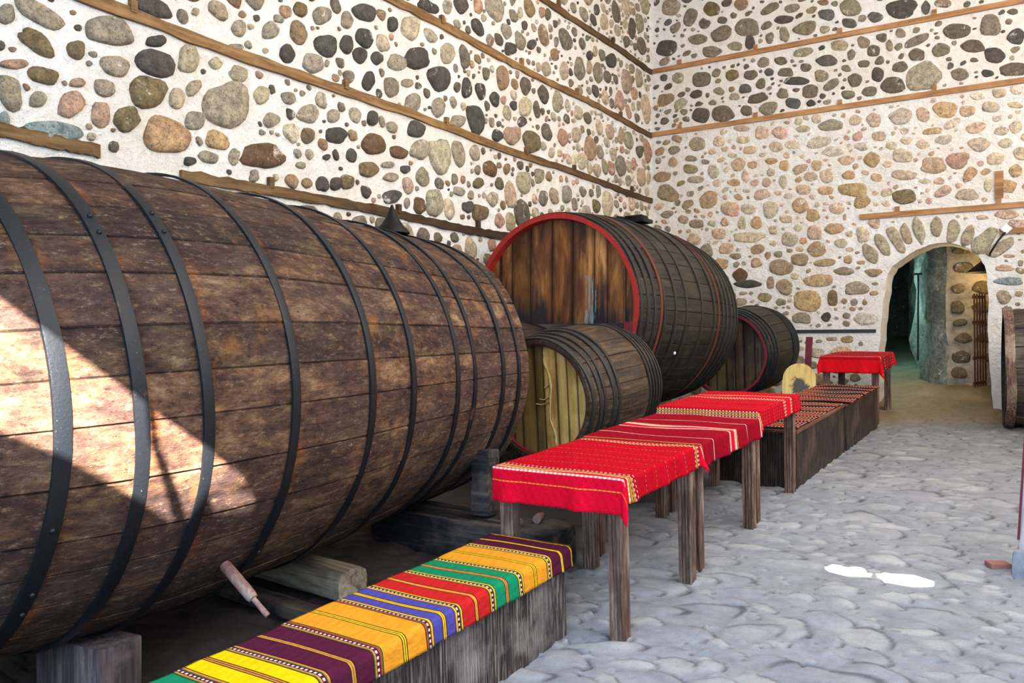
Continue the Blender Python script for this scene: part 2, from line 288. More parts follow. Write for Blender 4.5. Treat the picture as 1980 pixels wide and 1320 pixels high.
BACK_ST = [((1320, 0), """
375 160 68 50|975 45 70 52|1270 50 88 54 0 k|165 52 52 42 0 o|505 50 70 30 -25|582 115 65 30|712 165 80 42 -20|835 85 48 32|965 135 50 34|1120 100 50 34|225 195 62 42 -25|
85 230 60 34|170 300 72 36|305 268 42 26|45 100 38 50 20|390 245 28 42|503 218 30 36|590 200 28 44|635 48 42 26 -15|340 25 46 36|815 15 36 20|1410 45 30 42|1510 20 50 26|
1395 445 98 82 -30 g|1590 180 80 44 -5|1685 268 78 40|1808 322 72 56 0 k|1785 148 58 62|1935 215 64 50 0 k|840 348 72 36 -5|1495 288 60 46|1360 235 92 30 -25|1220 495 70 48|
1130 430 38 46|1260 388 58 36 -15|1085 530 48 30|960 550 42 28|740 530 48 36|865 490 58 30 -35|660 470 72 24 0 k|1000 465 45 42|805 440 42 32|110 460 50 46|235 662 66 48|
110 668 56 46|500 625 60 38 -25|640 600 52 36|435 570 58 28 -15|1605 430 55 42|1925 402 88 36|1358 318 46 36|1108 295 50 36|910 264 48 30|1050 245 40 36|1265 192 34 32|
700 305 66 26 -8|570 352 40 26|395 435 38 30|500 418 32 26|455 488 32 34|598 420 40 28|715 390 36 28|362 515 34 28|212 528 36 26|285 438 44 36 0 o|80 545 40 28|370 642 36 28|
1768 425 44 30 0 k|1050 370 32 22|950 395 36 24|580 543 32 30|1200 262 24 42|1155 218 30 26|978 318 24 34|
860 725 85 42 0 g|1260 675 70 50 -15|1525 635 65 52|1785 620 58 36|1650 645 55 36|1395 665 38 42|1110 695 42 42|1280 905 68 52|1095 930 56 50 0 t|1595 930 66 46 0 p|
1455 960 75 44|1285 1015 80 34|1720 840 68 46|870 880 65 34|990 1100 80 40 0 t|1288 1140 78 56 0 o|1650 1130 68 34|680 1190 52 46|790 825 75 30 -10|540 850 45 34|350 810 50 26|
460 770 40 38|565 770 45 36|85 835 48 46|210 820 42 36|840 1020 42 44|965 1015 42 32 0 t|700 1100 40 30|830 1105 45 24|895 1210 55 34|755 1250 40 34 0 t|1040 1170 50 36 -15 t|
275 1210 50 40|380 1210 40 34|510 1215 45 46|1510 1110 55 28 -30|1665 1010 50 32 -50|1815 920 55 34|700 750 44 28|1700 740 66 34 -15|1850 760 46 28|1450 760 60 18 -5|
1140 790 40 28|1035 850 38 24|1300 815 40 24|1395 835 42 28|1515 810 50 26 -10|640 840 46 24|390 870 36 24|290 900 32 18|50 920 36 20|175 995 34 44|45 980 44 26|
515 932 40 22 0 t|365 1022 24 40|510 1000 26 26|585 1055 28 44|460 1128 46 30 -20|75 1042 50 20|680 980 46 24 -20|778 958 30 30|590 960 28 30|1410 1050 38 18|
1775 1075 28 46|1935 990 44 40|1935 740 44 40|1835 540 40 26|1710 560 50 24|1940 520 50 34|1930 610 48 22|345 745 48 18|1125 1030 32 24"""),
 ((1320, 380), """
430 150 40 44|80 158 42 26|385 235 96 28|765 210 42 42|620 250 46 52|775 305 54 46|880 185 56 38|920 272 44 34|1045 222 36 46|570 408 76 46|680 365 50 36|825 383 62 22|935 432 58 28|
590 525 48 54|795 487 98 40|1010 532 66 40|725 605 80 60 0 t|868 590 36 54 0 o|1110 440 62 28|1070 712 80 48|335 455 48 40 0 r|380 507 80 24 0 k|480 583 45 28|425 382 42 32|
830 697 32 28 0 k|690 705 52 34|65 248 50 36|305 345 42 22|785 905 46 34|955 828 36 20|730 845 28 22|1870 418 72 24|1892 490 82 24 0 b|1858 580 54 46|210 215 40 32|345 155 26 36|
280 72 54 38|380 72 40 32|510 72 46 44|685 50 52 44|895 72 52 36|755 108 40 34 0 t|525 195 30 34|495 340 18 26|510 500 22 36|555 335 30 20|670 180 28 28|600 130 36 24|
960 365 24 24|1055 612 16 20|995 612 22 20|570 612 30 20|340 610 30 22|350 560 26 12|225 390 40 34|950 690 24 18|865 825 30 12|790 838 26 14|1110 560 26 16|1115 505 22 10|1035 382 22 12|
1890 345 40 12|1960 385 20 22|525 268 22 20|940 120 12 22|1115 150 38 36|1740 120 40 16|1880 105 72 32|1940 160 50 30""")]
ARCH_ST = [  # stones standing radially round the arch: centre, half-length, half-width, turn (deg, image)
 (1682, 490, 24, 13, 48), (1706, 474, 27, 13, 55), (1733, 463, 28, 11, 60), (1752, 452, 27, 11, 68), (1777, 446, 27, 12, 78), (1810, 440, 23, 13, 90),
 (1843, 447, 22, 12, 100), (1872, 455, 22, 12, 116), (1903, 466, 32, 16, 128), (1934, 479, 32, 11, 150)]

def blob_outline(hw, hh, turn, r, n=18):
    """irregular closed outline in image units (x right, y down)"""
    p = r.uniform(2.1, 3.1); a = [(r.uniform(-.10, .10), r.uniform(0, 6.28)) for _ in range(3)]
    out = []; ct, st = math.cos(math.radians(turn)), math.sin(math.radians(turn))
    if r.random() < .62:      # a broken, faceted stone instead of a round pebble
        m_ = r.choice((5, 6, 6, 7, 8)); cs = []; o_ = r.uniform(0, 6.28)
        for k in range(m_):
            t = o_+2*PI*(k+r.uniform(-.28, .28))/m_; q_ = r.uniform(.86, 1.16); cs.append((hw*q_*math.cos(t), hh*q_*math.sin(t)))
        for _ in range(2):
            cs = [c_ for a_, b_ in zip(cs, cs[1:]+cs[:1]) for c_ in ((a_[0]*.80+b_[0]*.20, a_[1]*.80+b_[1]*.20), (a_[0]*.20+b_[0]*.80, a_[1]*.20+b_[1]*.80))]
        return [(x*ct-y*st, x*st+y*ct) for x, y in cs]
    for k in range(n):
        t = 2*PI*k/n; c, s = math.cos(t), math.sin(t)
        rad = (abs(c)**p+abs(s)**p)**(-1/p)
        rad *= 1+a[0][0]*math.cos(2*t+a[0][1])+a[1][0]*math.cos(3*t+a[1][1])+.6*a[2][0]*math.cos(5*t+a[2][1])+r.uniform(-.03, .03)
        x, y = hw*rad*c, hh*rad*s
        out.append((x*ct-y*st, x*st+y*ct))
    return out
class Stones:
    def __init__(s): s.v = []; s.f = []; s.c = []; s.fm = []
    def add(s, uv, center, to3, lift, col, r):
        """uv: outline in wall plane; a rounded pebble face standing proud of the plaster"""
        n = len(uv); base = len(s.v); cu, cv = center
        prof = [(1.02, -.02), (1.0, .35), (.90, .80), (.62, 1.0), (.3, 1.04)]
        tilt = (r.uniform(-.35, .35), r.uniform(-.35, .35)); mx = max(max(abs(u-cu), abs(v-cv)) for u, v in uv)
        for sc, h in prof:
            for (u, v) in uv:
                du, dv = (u-cu)*sc, (v-cv)*sc
                hh = h*lift*(1+tilt[0]*du/mx+tilt[1]*dv/mx)+(r.uniform(-.08, .08)*lift if h > .3 else 0)
                s.v.append(to3(cu+du, cv+dv, hh)); s.c.append((*col, 1))
        s.v.append(to3(cu, cv, lift*1.04)); s.c.append((*col, 1))
        for i in range(len(prof)-1):
            for k in range(n):
                s.f.append((base+i*n+k, base+i*n+(k+1) % n, base+(i+1)*n+(k+1) % n, base+(i+1)*n+k))
        L = base+(len(prof)-1)*n
        for k in range(n): s.f.append((L+k, L+(k+1) % n, base+len(prof)*n))
        s.fm += [1]*(len(prof)*n)
def build_wall(name, base_v, base_f, st, col=(1, 1, 1, 1)):
    off = len(base_v); v = list(base_v)+st.v; f = [tuple(q) for q in base_f]+[tuple(i+off for i in q) for q in st.f]
    o = mesh_np(name, v, f, [M['plaster'], M['stone']], cols=[col]*off+st.c, auto=None)
    fm = [0]*len(base_f)+st.fm
    o.data.polygons.foreach_set('material_index', fm)
    o.data.polygons.foreach_set('use_smooth', [m == 1 for m in fm]); o.data.update()
    tag(o, kind='structure'); return o
def jitter_col(c, r, a=.14):
    k = r.uniform(1-a, 1+a); return tuple(min(1, max(0, x*k*r.uniform(.96, 1.04))) for x in c)
def parse(sets, plane, st, pal_of, lift, to3, r, occ):
    for (ox, oy), txt in sets:
        for e in txt.replace('\n', '').split('|'):
            q = e.split()
            if len(q) < 4: continue
            cx, cy, hw, hh = map(float, q[:4])
            if hw < 5: continue
            turn = float(q[4]) if len(q) > 4 else 0
            cx, cy, hw, hh = ox+cx/3, oy+cy/3, hw/3, hh/3
            uv = [plane(cx+x, cy+y) for x, y in blob_outline(hw, hh, turn, r)]
            c = (sum(p[0] for p in uv)/len(uv), sum(p[1] for p in uv)/len(uv))
            a = max(abs(p[0]-c[0]) for p in uv); b = max(abs(p[1]-c[1]) for p in uv)
            col = FIX[q[5]] if len(q) > 5 else r.choice(PAL[pal_of(*c)])
            st.add(uv, c, to3, lift*min(1.3, .5+4*min(a, b)), jitter_col(col, r), r); occ.append((c[0], c[1], a, b))
def fill(st, u0, u1, v0, v1, sizes, tries, gap, ok, pal_of, lift, to3, r, occ, aspect=(.75, 1.5)):
    O = np.array(occ) if occ else np.zeros((0, 4))
    for size, n in zip(sizes, tries):
        for _ in range(n):
            a = size*r.uniform(.75, 1.3); asp = r.uniform(*aspect); b = a/asp
            u = r.uniform(u0, u1); v = r.uniform(v0, v1)
            if not ok(u, v, a, b): continue
            if len(O):
                du = (O[:, 0]-u)/(O[:, 2]+a+gap); dv = (O[:, 1]-v)/(O[:, 3]+b+gap)
                if ((np.abs(du)**2.4+np.abs(dv)**2.4) < 1).any(): continue
            O = np.vstack([O, [u, v, a, b]])
            uv = [(u+x, v-y) for x, y in blob_outline(a, b, r.uniform(-30, 30), r, 14 if size > .05 else 9)]
            st.add(uv, (u, v), to3, lift*min(1.2, .4+4*min(a, b)), jitter_col(r.choice(PAL[pal_of(u, v)]), r), r)

# left wall: u = Y, v = Z, faces +X
LBEAM = [5.98, 4.92, 3.82, 2.745]
def pl(px, py): p = on_x(px, py, XL); return (p.y, p.z)
def l3(u, v, h): return (XL+h, u, v)
def l_pal(u, v):
    if u > 9.5 and v < 4.9: return 'farleft' if rng.random() < .75 else 'grey'
    return 'grey' if rng.random() < .72 else 'farleft'
st = Stones(); occ = []
parse(LEFT_ST, pl, st, l_pal, .045, l3, rng, occ)
okl = lambda u, v, a, b: all(abs(v-z) > b+.05 for z in LBEAM) and u+a < YB-.03 and v > .2+b
fill(st, 1.6, YB, 1.3, 7.6, [.15, .115, .085, .06, .035, .022], [900, 4000, 7000, 8000, 7000, 5000], .012, okl, l_pal, .045, l3, rng, occ, (.62, 1.3))
v = [(XL, -3.6, -.6), (XL, YB, -.6), (XL, YB, 8.2), (XL, -3.6, 8.2)]
build_wall('wall_left', v, [(0, 1, 2, 3)], st)

# back wall with the arched doorway: u = X, v = Z, faces -Y
def pb(px, py): p = on_y(px, py, YB); return (p.x, p.z)
def b3(u, v, h): return (u, YB-h, v)
arch_px = [(1697, 800), (1701, 740), (1699, 690), (1703, 640), (1706, 600), (1712, 560), (1716, 530), (1726, 515), (1745, 500), (1765, 487), (1788, 476), (1812, 469),
           (1836, 469), (1858, 474), (1878, 483), (1893, 495), (1903, 512), (1909, 535), (1911, 580), (1911, 640), (1913, 700), (1918, 760), (1924, 805)]
arch = [pb(*p) for p in arch_px]
fine = []
for i in range(len(arch)-1):
    for k in range(3):
        t = k/3; fine.append((arch[i][0]*(1-t)+arch[i+1][0]*t+rng.uniform(-.008, .008), arch[i][1]*(1-t)+arch[i+1][1]*t+rng.uniform(-.008, .008)))
fine.append(arch[-1]); arch = fine
def b_pal(u, v):
    if v > 4.92: return 'dark' if rng.random() < .62 else 'grey'
    if v > 2.9 and u > -4.6: return 'pale'
    return 'tan' if rng.random() < .8 else 'pale'
st = Stones(); occ = []
for (cx, cy, hl, hw, turn) in ARCH_ST:
    uv = [pb(cx+x, cy+y) for x, y in blob_outline(hl, hw, turn, rng)]
    c = (sum(p[0] for p in uv)/len(uv), sum(p[1] for p in uv)/len(uv))
    st.add(uv, c, b3, .02, jitter_col((.40, .34, .25), rng), rng)
    occ.append((c[0], c[1], max(abs(p[0]-c[0]) for p in uv), max(abs(p[1]-c[1]) for p in uv)))
parse(BACK_ST, pb, st, b_pal, .018, b3, rng, occ)
bb = [pb(1663, 418)[1], 3.27]
def okb(u, v, a, b):
    if abs(v-5.98) < b+.05 or abs(v-4.92) < b+.05: return False
    if u > -2.75 and abs(v-3.27) < b+.07: return False
    if -2.25-a < u < -.50+a and v < 3.08+b: return False
    if u < -2 and abs(v-1.60) < b+.06: return False
    return u-a > XL+.03 and v > .3+b
fill(st, XL, 1.0, .3, 7.6, [.18, .13, .09, .055, .03], [500, 2000, 4000, 5500, 5000], .012, okb, b_pal, .018, b3, rng, occ, (.9, 1.7))
XR = 3.0
bv = []; bf = []
def q(*p): i = len(bv); bv.extend(p); bf.append(tuple(range(i, i+len(p))))
from mathutils.geometry import tessellate_polygon
lp = [Vector((XL, -.6, 0)), Vector((arch[0][0], -.6, 0))]+[Vector((x, z, 0)) for x, z in arch]+[Vector((arch[-1][0], -.6, 0)), Vector((XR, -.6, 0)), Vector((XR, 8.2, 0)), Vector((XL, 8.2, 0))]
bv = [(p_.x, YB, p_.y) for p_ in lp]; bf = [tuple(t) for t in tessellate_polygon([lp])]
TK = .55
for (a, b) in zip(arch[:-1], arch[1:]): q((a[0], YB, a[1]), (a[0], YB+TK, a[1]), (b[0], YB+TK, b[1]), (b[0], YB, b[1]))
for s_ in (arch[0], arch[-1]): q((s_[0], YB, s_[1]), (s_[0], YB+TK, s_[1]), (s_[0], YB+TK, -.3), (s_[0], YB, -.3))
build_wall('wall_back', bv, bf, st)

# timber laths let into the walls
def lath_left(i, z, y0, y1, zz=None, dark=0):
    bm = bmesh.new(); n = 60; rr = random.Random(i); prev = None; rings = []
    for k in range(n+1):
        y = y0+(y1-y0)*k/n; zc = z+.012*math.sin(y*1.7+i)+rr.uniform(-.006, .006); hgt = .042+rr.uniform(-.006, .008); pr = .035+rr.uniform(-.006, .006)
        rings.append([bm.verts.new(p) for p in ((XL-.02, y, zc-hgt), (XL+pr, y, zc-hgt), (XL+pr, y, zc+hgt), (XL-.02, y, zc+hgt))])
    for a, b in zip(rings[:-1], rings[1:]):
        for k in range(4): bm.faces.new((a[k], a[(k+1) % 4], b[(k+1) % 4], b[k]))
    bm.faces.new(rings[0]); bm.faces.new(rings[-1])
    for k in range(int((y1-y0)/1.6)): box(bm, (XL+.02, y0+.7+k*1.6+rr.uniform(-.3, .3), z+.065), (.05, .05, .09))
    o = obj('trim_%d' % i, bm, M['beam'], smooth=False)
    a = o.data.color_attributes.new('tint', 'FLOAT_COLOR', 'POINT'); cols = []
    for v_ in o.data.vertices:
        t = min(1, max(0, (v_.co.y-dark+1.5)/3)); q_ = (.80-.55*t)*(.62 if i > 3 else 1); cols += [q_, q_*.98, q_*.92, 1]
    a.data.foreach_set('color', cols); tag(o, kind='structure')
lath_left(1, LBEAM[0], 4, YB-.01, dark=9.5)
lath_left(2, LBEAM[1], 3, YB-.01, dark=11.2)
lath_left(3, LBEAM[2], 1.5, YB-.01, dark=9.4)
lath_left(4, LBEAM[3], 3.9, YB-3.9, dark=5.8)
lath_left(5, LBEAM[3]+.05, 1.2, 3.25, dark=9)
def lath_back(i, z, x0, x1, mat='beamx', t=.038, pr=.03, blocks=True):
    bm = bmesh.new(); box(bm, ((x0+x1)/2, YB-pr/2+.01, z), (x1-x0, pr+.02, 2*t))
    if blocks:
        k = x0+.5
        while k < x1: box(bm, (k, YB-.015, z+t+.035), (.06, .04, .07)); k += 1.25
    o = obj('trim_%d' % i, bm, M[mat], smooth=False); tag(o, kind='structure')
lath_back(6, 5.98, XL+.02, 1); lath_back(7, 4.92, XL+.02, 1)
lath_back(8, 3.27, pb(1663, 0)[0], 1)
lath_back(9, pb(1930, 448)[1], pb(1932, 0)[0], 1, blocks=False)
M['tar'] = mat_plain('black_tarred_strip', (.03, .03, .035), .5, .4)
lath_back(10, pb(1620, 640)[1], XL+.8, pb(1694, 0)[0], 'tar', .024, .02, False)
bm = bmesh.new(); c = pb(1932, 357); box(bm, (c[0], YB-.01, c[1]), (.10, .04, .36)); tag(obj('trim_11', bm, M['beamx'], smooth=False), kind='structure')

# walls and roof that close the room outside the view; the right wall is added to block the sun, slots shaping its patches
def sun_back(p, X):
    p = Vector(p); t = (X-p.x)/(-SUN_DIR.x); q_ = p-SUN_DIR*t; return (q_.y, q_.z)
XW = 2.9
holes = []
# big vat: axis line and radius, shared by its builder and by the sun slots that throw light on it
VAT_C = Vector((-3.554, 0, 1.1248)); VAT_L = (.45, 4.90); VAT_TOP, VAT_LOW = 1.0906, 1.0237      # slightly oval
def VAT_R(y):
    if y < 1: return VAT_R(1.0)-.10*(1-y)
    d = y-2.66; return .9938-.0281*d-.0352*d**2+.0133*d**3-.0009*d**4
def vat_rad(p): return math.hypot(p.x, p.z/(VAT_TOP if p.z > 0 else VAT_LOW))
VAT_EUL = (math.radians(1.248), 0, math.radians(4.824))
VAT_M = Matrix.Translation(VAT_C) @ Matrix.Rotation(math.radians(4.824), 4, 'Z') @ Matrix.Rotation(math.radians(1.248), 4, 'X')
def on_vat(px, py):
    """first hit of the view ray with the vat"""
    Mi = VAT_M.inverted(); o = Mi @ Vector((0, 0, CAMH)); d = (Mi.to_3x3() @ ray(px, py))
    t = .5
    while t < 8:
        p = o+d*t
        if vat_rad(p) < VAT_R(p.y): return VAT_M @ p
        t += .01
    p = o+d*2.6; return VAT_M @ p
def on_floor(px, py):
    d = ray(px, py); t = (-.183-CAMH)/(d.z-.05*d.y); return Vector((0, 0, CAMH))+d*t
patches = [[(-90, 520), (60, 625), (215, 735), (283, 785), (290, 860), (318, 950), (335, 1012), (270, 975), (150, 900), (0, 832), (-90, 800)],
           [(303, 802), (375, 850), (440, 905), (478, 934), (440, 946), (405, 958), (380, 985), (362, 1008), (335, 930), (312, 870)],
           [(407, 962), (440, 955), (485, 958), (494, 972), (475, 984), (412, 988)]]
for P in patches: holes.append([sun_back(on_vat(*p), XW) for p in P])
for P in ([(1597, 1096), (1612, 1091), (1660, 1100), (1682, 1108), (1678, 1116), (1640, 1113), (1605, 1104)],
          [(1692, 1110), (1715, 1108), (1765, 1114), (1800, 1126), (1800, 1134), (1765, 1135), (1715, 1126), (1696, 1118)]):
    holes.append([sun_back(on_floor(*p), XW) for p in P])
from mathutils.geometry import tessellate_polygon
def wall_with_holes(name, outer, hs, to3):
    loops = [[Vector((a, b, 0)) for a, b in outer]]+[[Vector((a, b, 0)) for a, b in h] for h in hs]
    flat = [p for l in loops for p in l]
    tris = tessellate_polygon(loops)
    o = mesh_np(name, [to3(p.x, p.y) for p in flat], [tuple(t) for t in tris], M['plaster'], smooth=False)
    return tag(o, kind='structure')
wall_with_holes('sun_block_wall', [(-6.5, -.8), (YB, -.8), (YB, 8.2), (-6.5, 8.2)], holes, lambda a, b: (XW, a, b))  # unseen sun blocker, slots traced back from the lit patches
mesh_np('wall_front', [(XL, -6, -.8), (XW, -6, -.8), (XW, -6, 8.2), (XL, -6, 8.2)], [(0, 1, 2, 3)], M['plaster'], smooth=False)['kind'] = 'structure'
mesh_np('ceiling', [(XL, -6, 8.15), (XW+.02, -6, 8.15), (XW+.02, YB, 8.15), (XL, YB, 8.15)], [(0, 1, 2, 3)], M['plaster'], smooth=False)['kind'] = 'structure'
mesh_np('wall_left.001', [(XL, -6, -.8), (XL, -3.6, -.8), (XL, -3.6, 8.2), (XL, -6, 8.2)], [(0, 1, 2, 3)], M['plaster'], smooth=False)['kind'] = 'structure'

# floor of cobbles sunk in dust
def build_floor():
    r = random.Random(3); rs = np.random.RandomState(5)
    xs = list(np.arange(-5.6, -4.2, .12))+list(np.arange(-4.2, -2.7, .035))+list(np.arange(-2.7, .25, .0155))+list(np.arange(.25, 3.0, .15))+[3.0]
    ys = list(np.arange(-6, 1.2, .3)); y = 1.2
    while y < YB+.55: ys.append(y); y += .013 if y < 2.2 else .0155*max(1, y/3.6)**.9
    ys.append(YB+.6); xs = np.array(xs); ys = np.array(ys); X, Y = np.meshgrid(xs, ys)
    H = np.zeros_like(X); C = np.zeros(X.shape+(3,)); C[:] = (.29, .305, .34)
    def lowf(k, amp):
        out = np.zeros_like(X)
        for _ in range(7):
            fx, fy, ph = rs.uniform(-k, k), rs.uniform(-k, k), rs.uniform(0, 6.28); out += np.sin(fx*X+fy*Y+ph)
        return out*amp/3
    H += lowf(3, .008)+lowf(9, .004)+lowf(26, .0016)
    S = np.zeros((0, 4)); base = H.copy()
    for size, n in ((.20, 260), (.14, 900), (.09, 2200), (.055, 2500), (.03, 2500)):
        for _ in range(n):
            a = size*r.uniform(.7, 1.25); b = a*r.uniform(.38, .8); u = r.uniform(-4.4, .6); v = r.uniform(1.2, YB)
            if len(S) and ((np.hypot((S[:, 0]-u)/(S[:, 2]+a), (S[:, 1]-v)/(S[:, 3]+b))) < .80).any(): continue
            S = np.vstack([S, [u, v, a, b]])
            i0, i1 = np.searchsorted(xs, [u-1.3*a, u+1.3*a]); j0, j1 = np.searchsorted(ys, [v-1.3*a, v+1.3*a])
            if i1-i0 < 2 or j1-j0 < 2: continue
            x = X[j0:j1, i0:i1]-u; y_ = Y[j0:j1, i0:i1]-v; th = r.uniform(-.5, .5); c, s = math.cos(th), math.sin(th)
            p, q_ = (x*c+y_*s)/a, (-x*s+y_*c)/b; ang = np.arctan2(q_, p)
            d = np.hypot(p, q_)/(1+.10*np.sin(2*ang+r.uniform(0, 6))+.08*np.sin(3*ang+r.uniform(0, 6))+.04*np.sin(5*ang))
            hh = r.uniform(.007, .024)*(1 if size > .06 else .8)*(1.5 if r.random() < .12 else 1)
            dome = np.clip((1-d**3.2), 0, 1)**.75; ti = .5+.55*np.clip(p*math.cos(.9)+q_*math.sin(.9), -1, 1)
            z = base[j0:j1, i0:i1]*.8+hh*dome*(ti+.15)
            ins = d < 1
            groove = np.exp(-((d-1.05)/.08)**2)*np.clip((ti-.5)*3, 0, 1)*.013
            Hs = H[j0:j1, i0:i1]; Hs[ins] = np.maximum(Hs[ins], z[ins]); Hs -= groove*(~ins)
            if r.random() < .55:
                k = r.uniform(.95, 1.22); w = (ins*dome)[..., None]*r.uniform(.3, .9)
                Cs = C[j0:j1, i0:i1]; Cs[:] = Cs*(1-w)+w*np.array([.40*k, .405*k, .41*k])
            Cs = C[j0:j1, i0:i1]; Cs *= (1-.62*np.clip(groove/.008, 0, 1))[..., None]
    # trodden earth, wine-stained, under the casks; brown sand by the doorway
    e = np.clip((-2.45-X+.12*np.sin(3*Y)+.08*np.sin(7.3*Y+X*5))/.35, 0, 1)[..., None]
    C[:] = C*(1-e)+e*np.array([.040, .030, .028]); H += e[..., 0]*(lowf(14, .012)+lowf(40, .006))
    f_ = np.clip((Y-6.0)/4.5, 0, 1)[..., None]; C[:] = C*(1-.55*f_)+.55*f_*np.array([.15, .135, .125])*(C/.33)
    s_ = np.clip((Y-11.0-.5*(X+1.2)**2*0+.25*np.sin(2.1*X))/1.1, 0, 1)[..., None]
    C[:] = C*(1-s_)+s_*np.array([.25, .18, .095]); H += np.clip((Y-11.6)/1.8, 0, 1)*.18*np.exp(-((X+1.35)/1.3)**2)
    H *= np.where(Y > 11.6, 1, 1)
    Z = .05*(Y-3.66)+H-.008
    ny, nx = X.shape; V = np.stack([X, Y, Z], -1).reshape(-1, 3)
    idx = np.arange(ny*nx).reshape(ny, nx)
    Q = np.stack([idx[:-1, :-1], idx[:-1, 1:], idx[1:, 1:], idx[1:, :-1]], -1).reshape(-1, 4)
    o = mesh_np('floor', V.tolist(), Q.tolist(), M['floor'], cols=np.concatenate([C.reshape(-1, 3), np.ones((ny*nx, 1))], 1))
    tag(o, kind='structure')
build_floor()

# ------------------------------------------------------------------ casks
def cask(name, loc, eul, L, Rf, y0, nst, hoops, mats, chime=.05, recess=.06, seed=1, ppst=6, ny=70, sag=0.0, top=0.0, tint=(.75, 1.2), seam=.006, hoop_t=.006,
         cham=.012, head_tint=(.7, 1.2), head_fan=14, rim_mat=None, stain_hoops=False, board_k=None, rear=True):
    """cask with its axis on local Y from y0 to y0+L; mats = staves, head, hoop"""
    r = random.Random(seed); root = empty(name, loc, eul)
    ang = []; tn = []; dep = []
    w = [r.uniform(.75, 1.3) for _ in range(nst)]; tot = sum(w); a = 0
    offs = []
    for i in range(nst):
        da = 2*PI*w[i]/tot; k = r.uniform(*tint); hue = r.uniform(-.06, .06); of = r.uniform(-.3, .3)*seam
        for j in range(ppst):
            f = (0, .035, .25, .5, .75, .965)[j] if ppst == 6 else j/ppst
            ang.append(a+da*f); tn.append((k*(1+hue), k, k*(1-hue)) if j else (k*.35,)*3); dep.append(seam if j == 0 else -of)
        a += da
    ang = np.array(ang); tn = np.array(tn); dep = np.array(dep); na = len(ang)
    ysn = np.linspace(y0, y0+L, ny); V = []; C = []
    rs = np.random.RandomState(seed); ph = rs.uniform(0, 6.28, 8)
    for y in ysn:
        R = Rf(y)-dep+.0035*np.sin(ang*9+ph[0]+y*1.3)+.003*np.sin(y*5+ph[1]+ang*3)
        zs = np.sin(ang)*R; zs = np.where(zs < 0, zs*(1-sag), zs*(1+top))
        V += list(zip(np.cos(ang)*R, [y]*na, zs))
        kk = np.ones(na)
        c = tn*kk[:, None]
        if stain_hoops:
            for hy, hw, *_ in hoops:
                g = math.exp(-((y-hy-.035)/.035)**2); s_ = .75*g*np.clip(.6*np.sin(ang*6+hy*9)+.5*np.sin(ang*14.3+hy*4)+.5*np.sin(ang*33+hy)-.25, 0, 1)
                c = c*(1-s_[:, None])+s_[:, None]*np.array([2.6, 1.5, .6])
        C += [(*q_, 1) for q_ in c]
    idx = np.arange(ny*na).reshape(ny, na); nx_ = np.roll(idx, -1, axis=1)
    F_ = np.stack([idx[:-1], idx[1:], nx_[1:], nx_[:-1]], -1).reshape(-1, 4).tolist()
    # rim faces and inside of the chime at both ends
    def ring(R, y):
        b = len(V)
        for t in ang: V.append((math.cos(t)*R, y, math.sin(t)*R*(1-sag if math.sin(t) < 0 else 1+top))); C.append((.8, .8, .8, 1))
        return list(range(b, b+na))
    rimf = []
    for ye, sgn, first in ((y0, 1, list(idx[0])), (y0+L, -1, list(idx[-1]))):
        R1 = Rf(ye)-chime; r1 = ring(R1, ye); r2 = ring(R1-.004, ye+sgn*(recess+.03))
        for k in range(na):
            k2 = (k+1) % na
            rimf.append(len(F_)); F_.append((int(first[k]), int(first[k2]), r1[k2], r1[k]) if sgn > 0 else (int(first[k]), r1[k], r1[k2], int(first[k2])))
            rimf.append(len(F_)); F_.append((r1[k], r1[k2], r2[k2], r2[k]) if sgn > 0 else (r1[k], r2[k], r2[k2], r1[k2]))
    st_ = mesh_np('staves', V, F_, [mats[0]]+([rim_mat] if rim_mat else []), root, cols=C, auto=35)
    if rim_mat:
        mi = [0]*len(F_)
        for k in rimf: mi[k] = 1
        st_.data.polygons.foreach_set('material_index', mi)
    # heads of vertical boards
    for ye, sgn in ((y0, 1), (y0+L, -1)):
        if sgn < 0 and not rear: continue
        R1 = Rf(ye)-chime+.001; hv = []; hf = []; hc = []; yh = ye+sgn*recess
        edges = [-R1]; 
        while edges[-1] < R1: edges.append(edges[-1]+r.uniform(.7, 1.35)*2*R1/head_fan)
        edges[-1] = R1
        for xa, xb in zip(edges[:-1], edges[1:]):
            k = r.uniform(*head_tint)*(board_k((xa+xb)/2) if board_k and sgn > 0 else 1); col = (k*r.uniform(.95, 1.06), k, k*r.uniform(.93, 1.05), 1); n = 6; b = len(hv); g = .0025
            for j in range(n+1):
                x = xa+g+(xb-xa-2*g)*j/n; h = math.sqrt(max(0, R1*R1-x*x)); dy = -.003 if j in (0, n) else 0
                for zz in np.linspace(-1, 1, 9): hv.append((x, yh+sgn*(0.0-dy), h*zz*(1-sag if zz < 0 else 1+top))); hc.append(col if j not in (0, n) else (col[0]*.3, col[1]*.3, col[2]*.3, 1))
            for j in range(n):
                for i in range(8):
                    q_ = (b+j*9+i, b+(j+1)*9+i, b+(j+1)*9+i+1, b+j*9+i+1); hf.append(q_ if sgn > 0 else q_[::-1])
        b = len(hv); bk = yh+sgn*.03    # solid back so that the head has thickness
        for t in np.linspace(0, 2*PI, 48, endpoint=False): hv.append((math.cos(t)*R1, bk, math.sin(t)*R1*(1-sag if math.sin(t) < 0 else 1+top))); hc.append((.3, .3, .3, 1))
        hf.append(tuple(range(b, b+48)))
        mesh_np('head', hv, hf, mats[1], root, smooth=False, cols=hc)
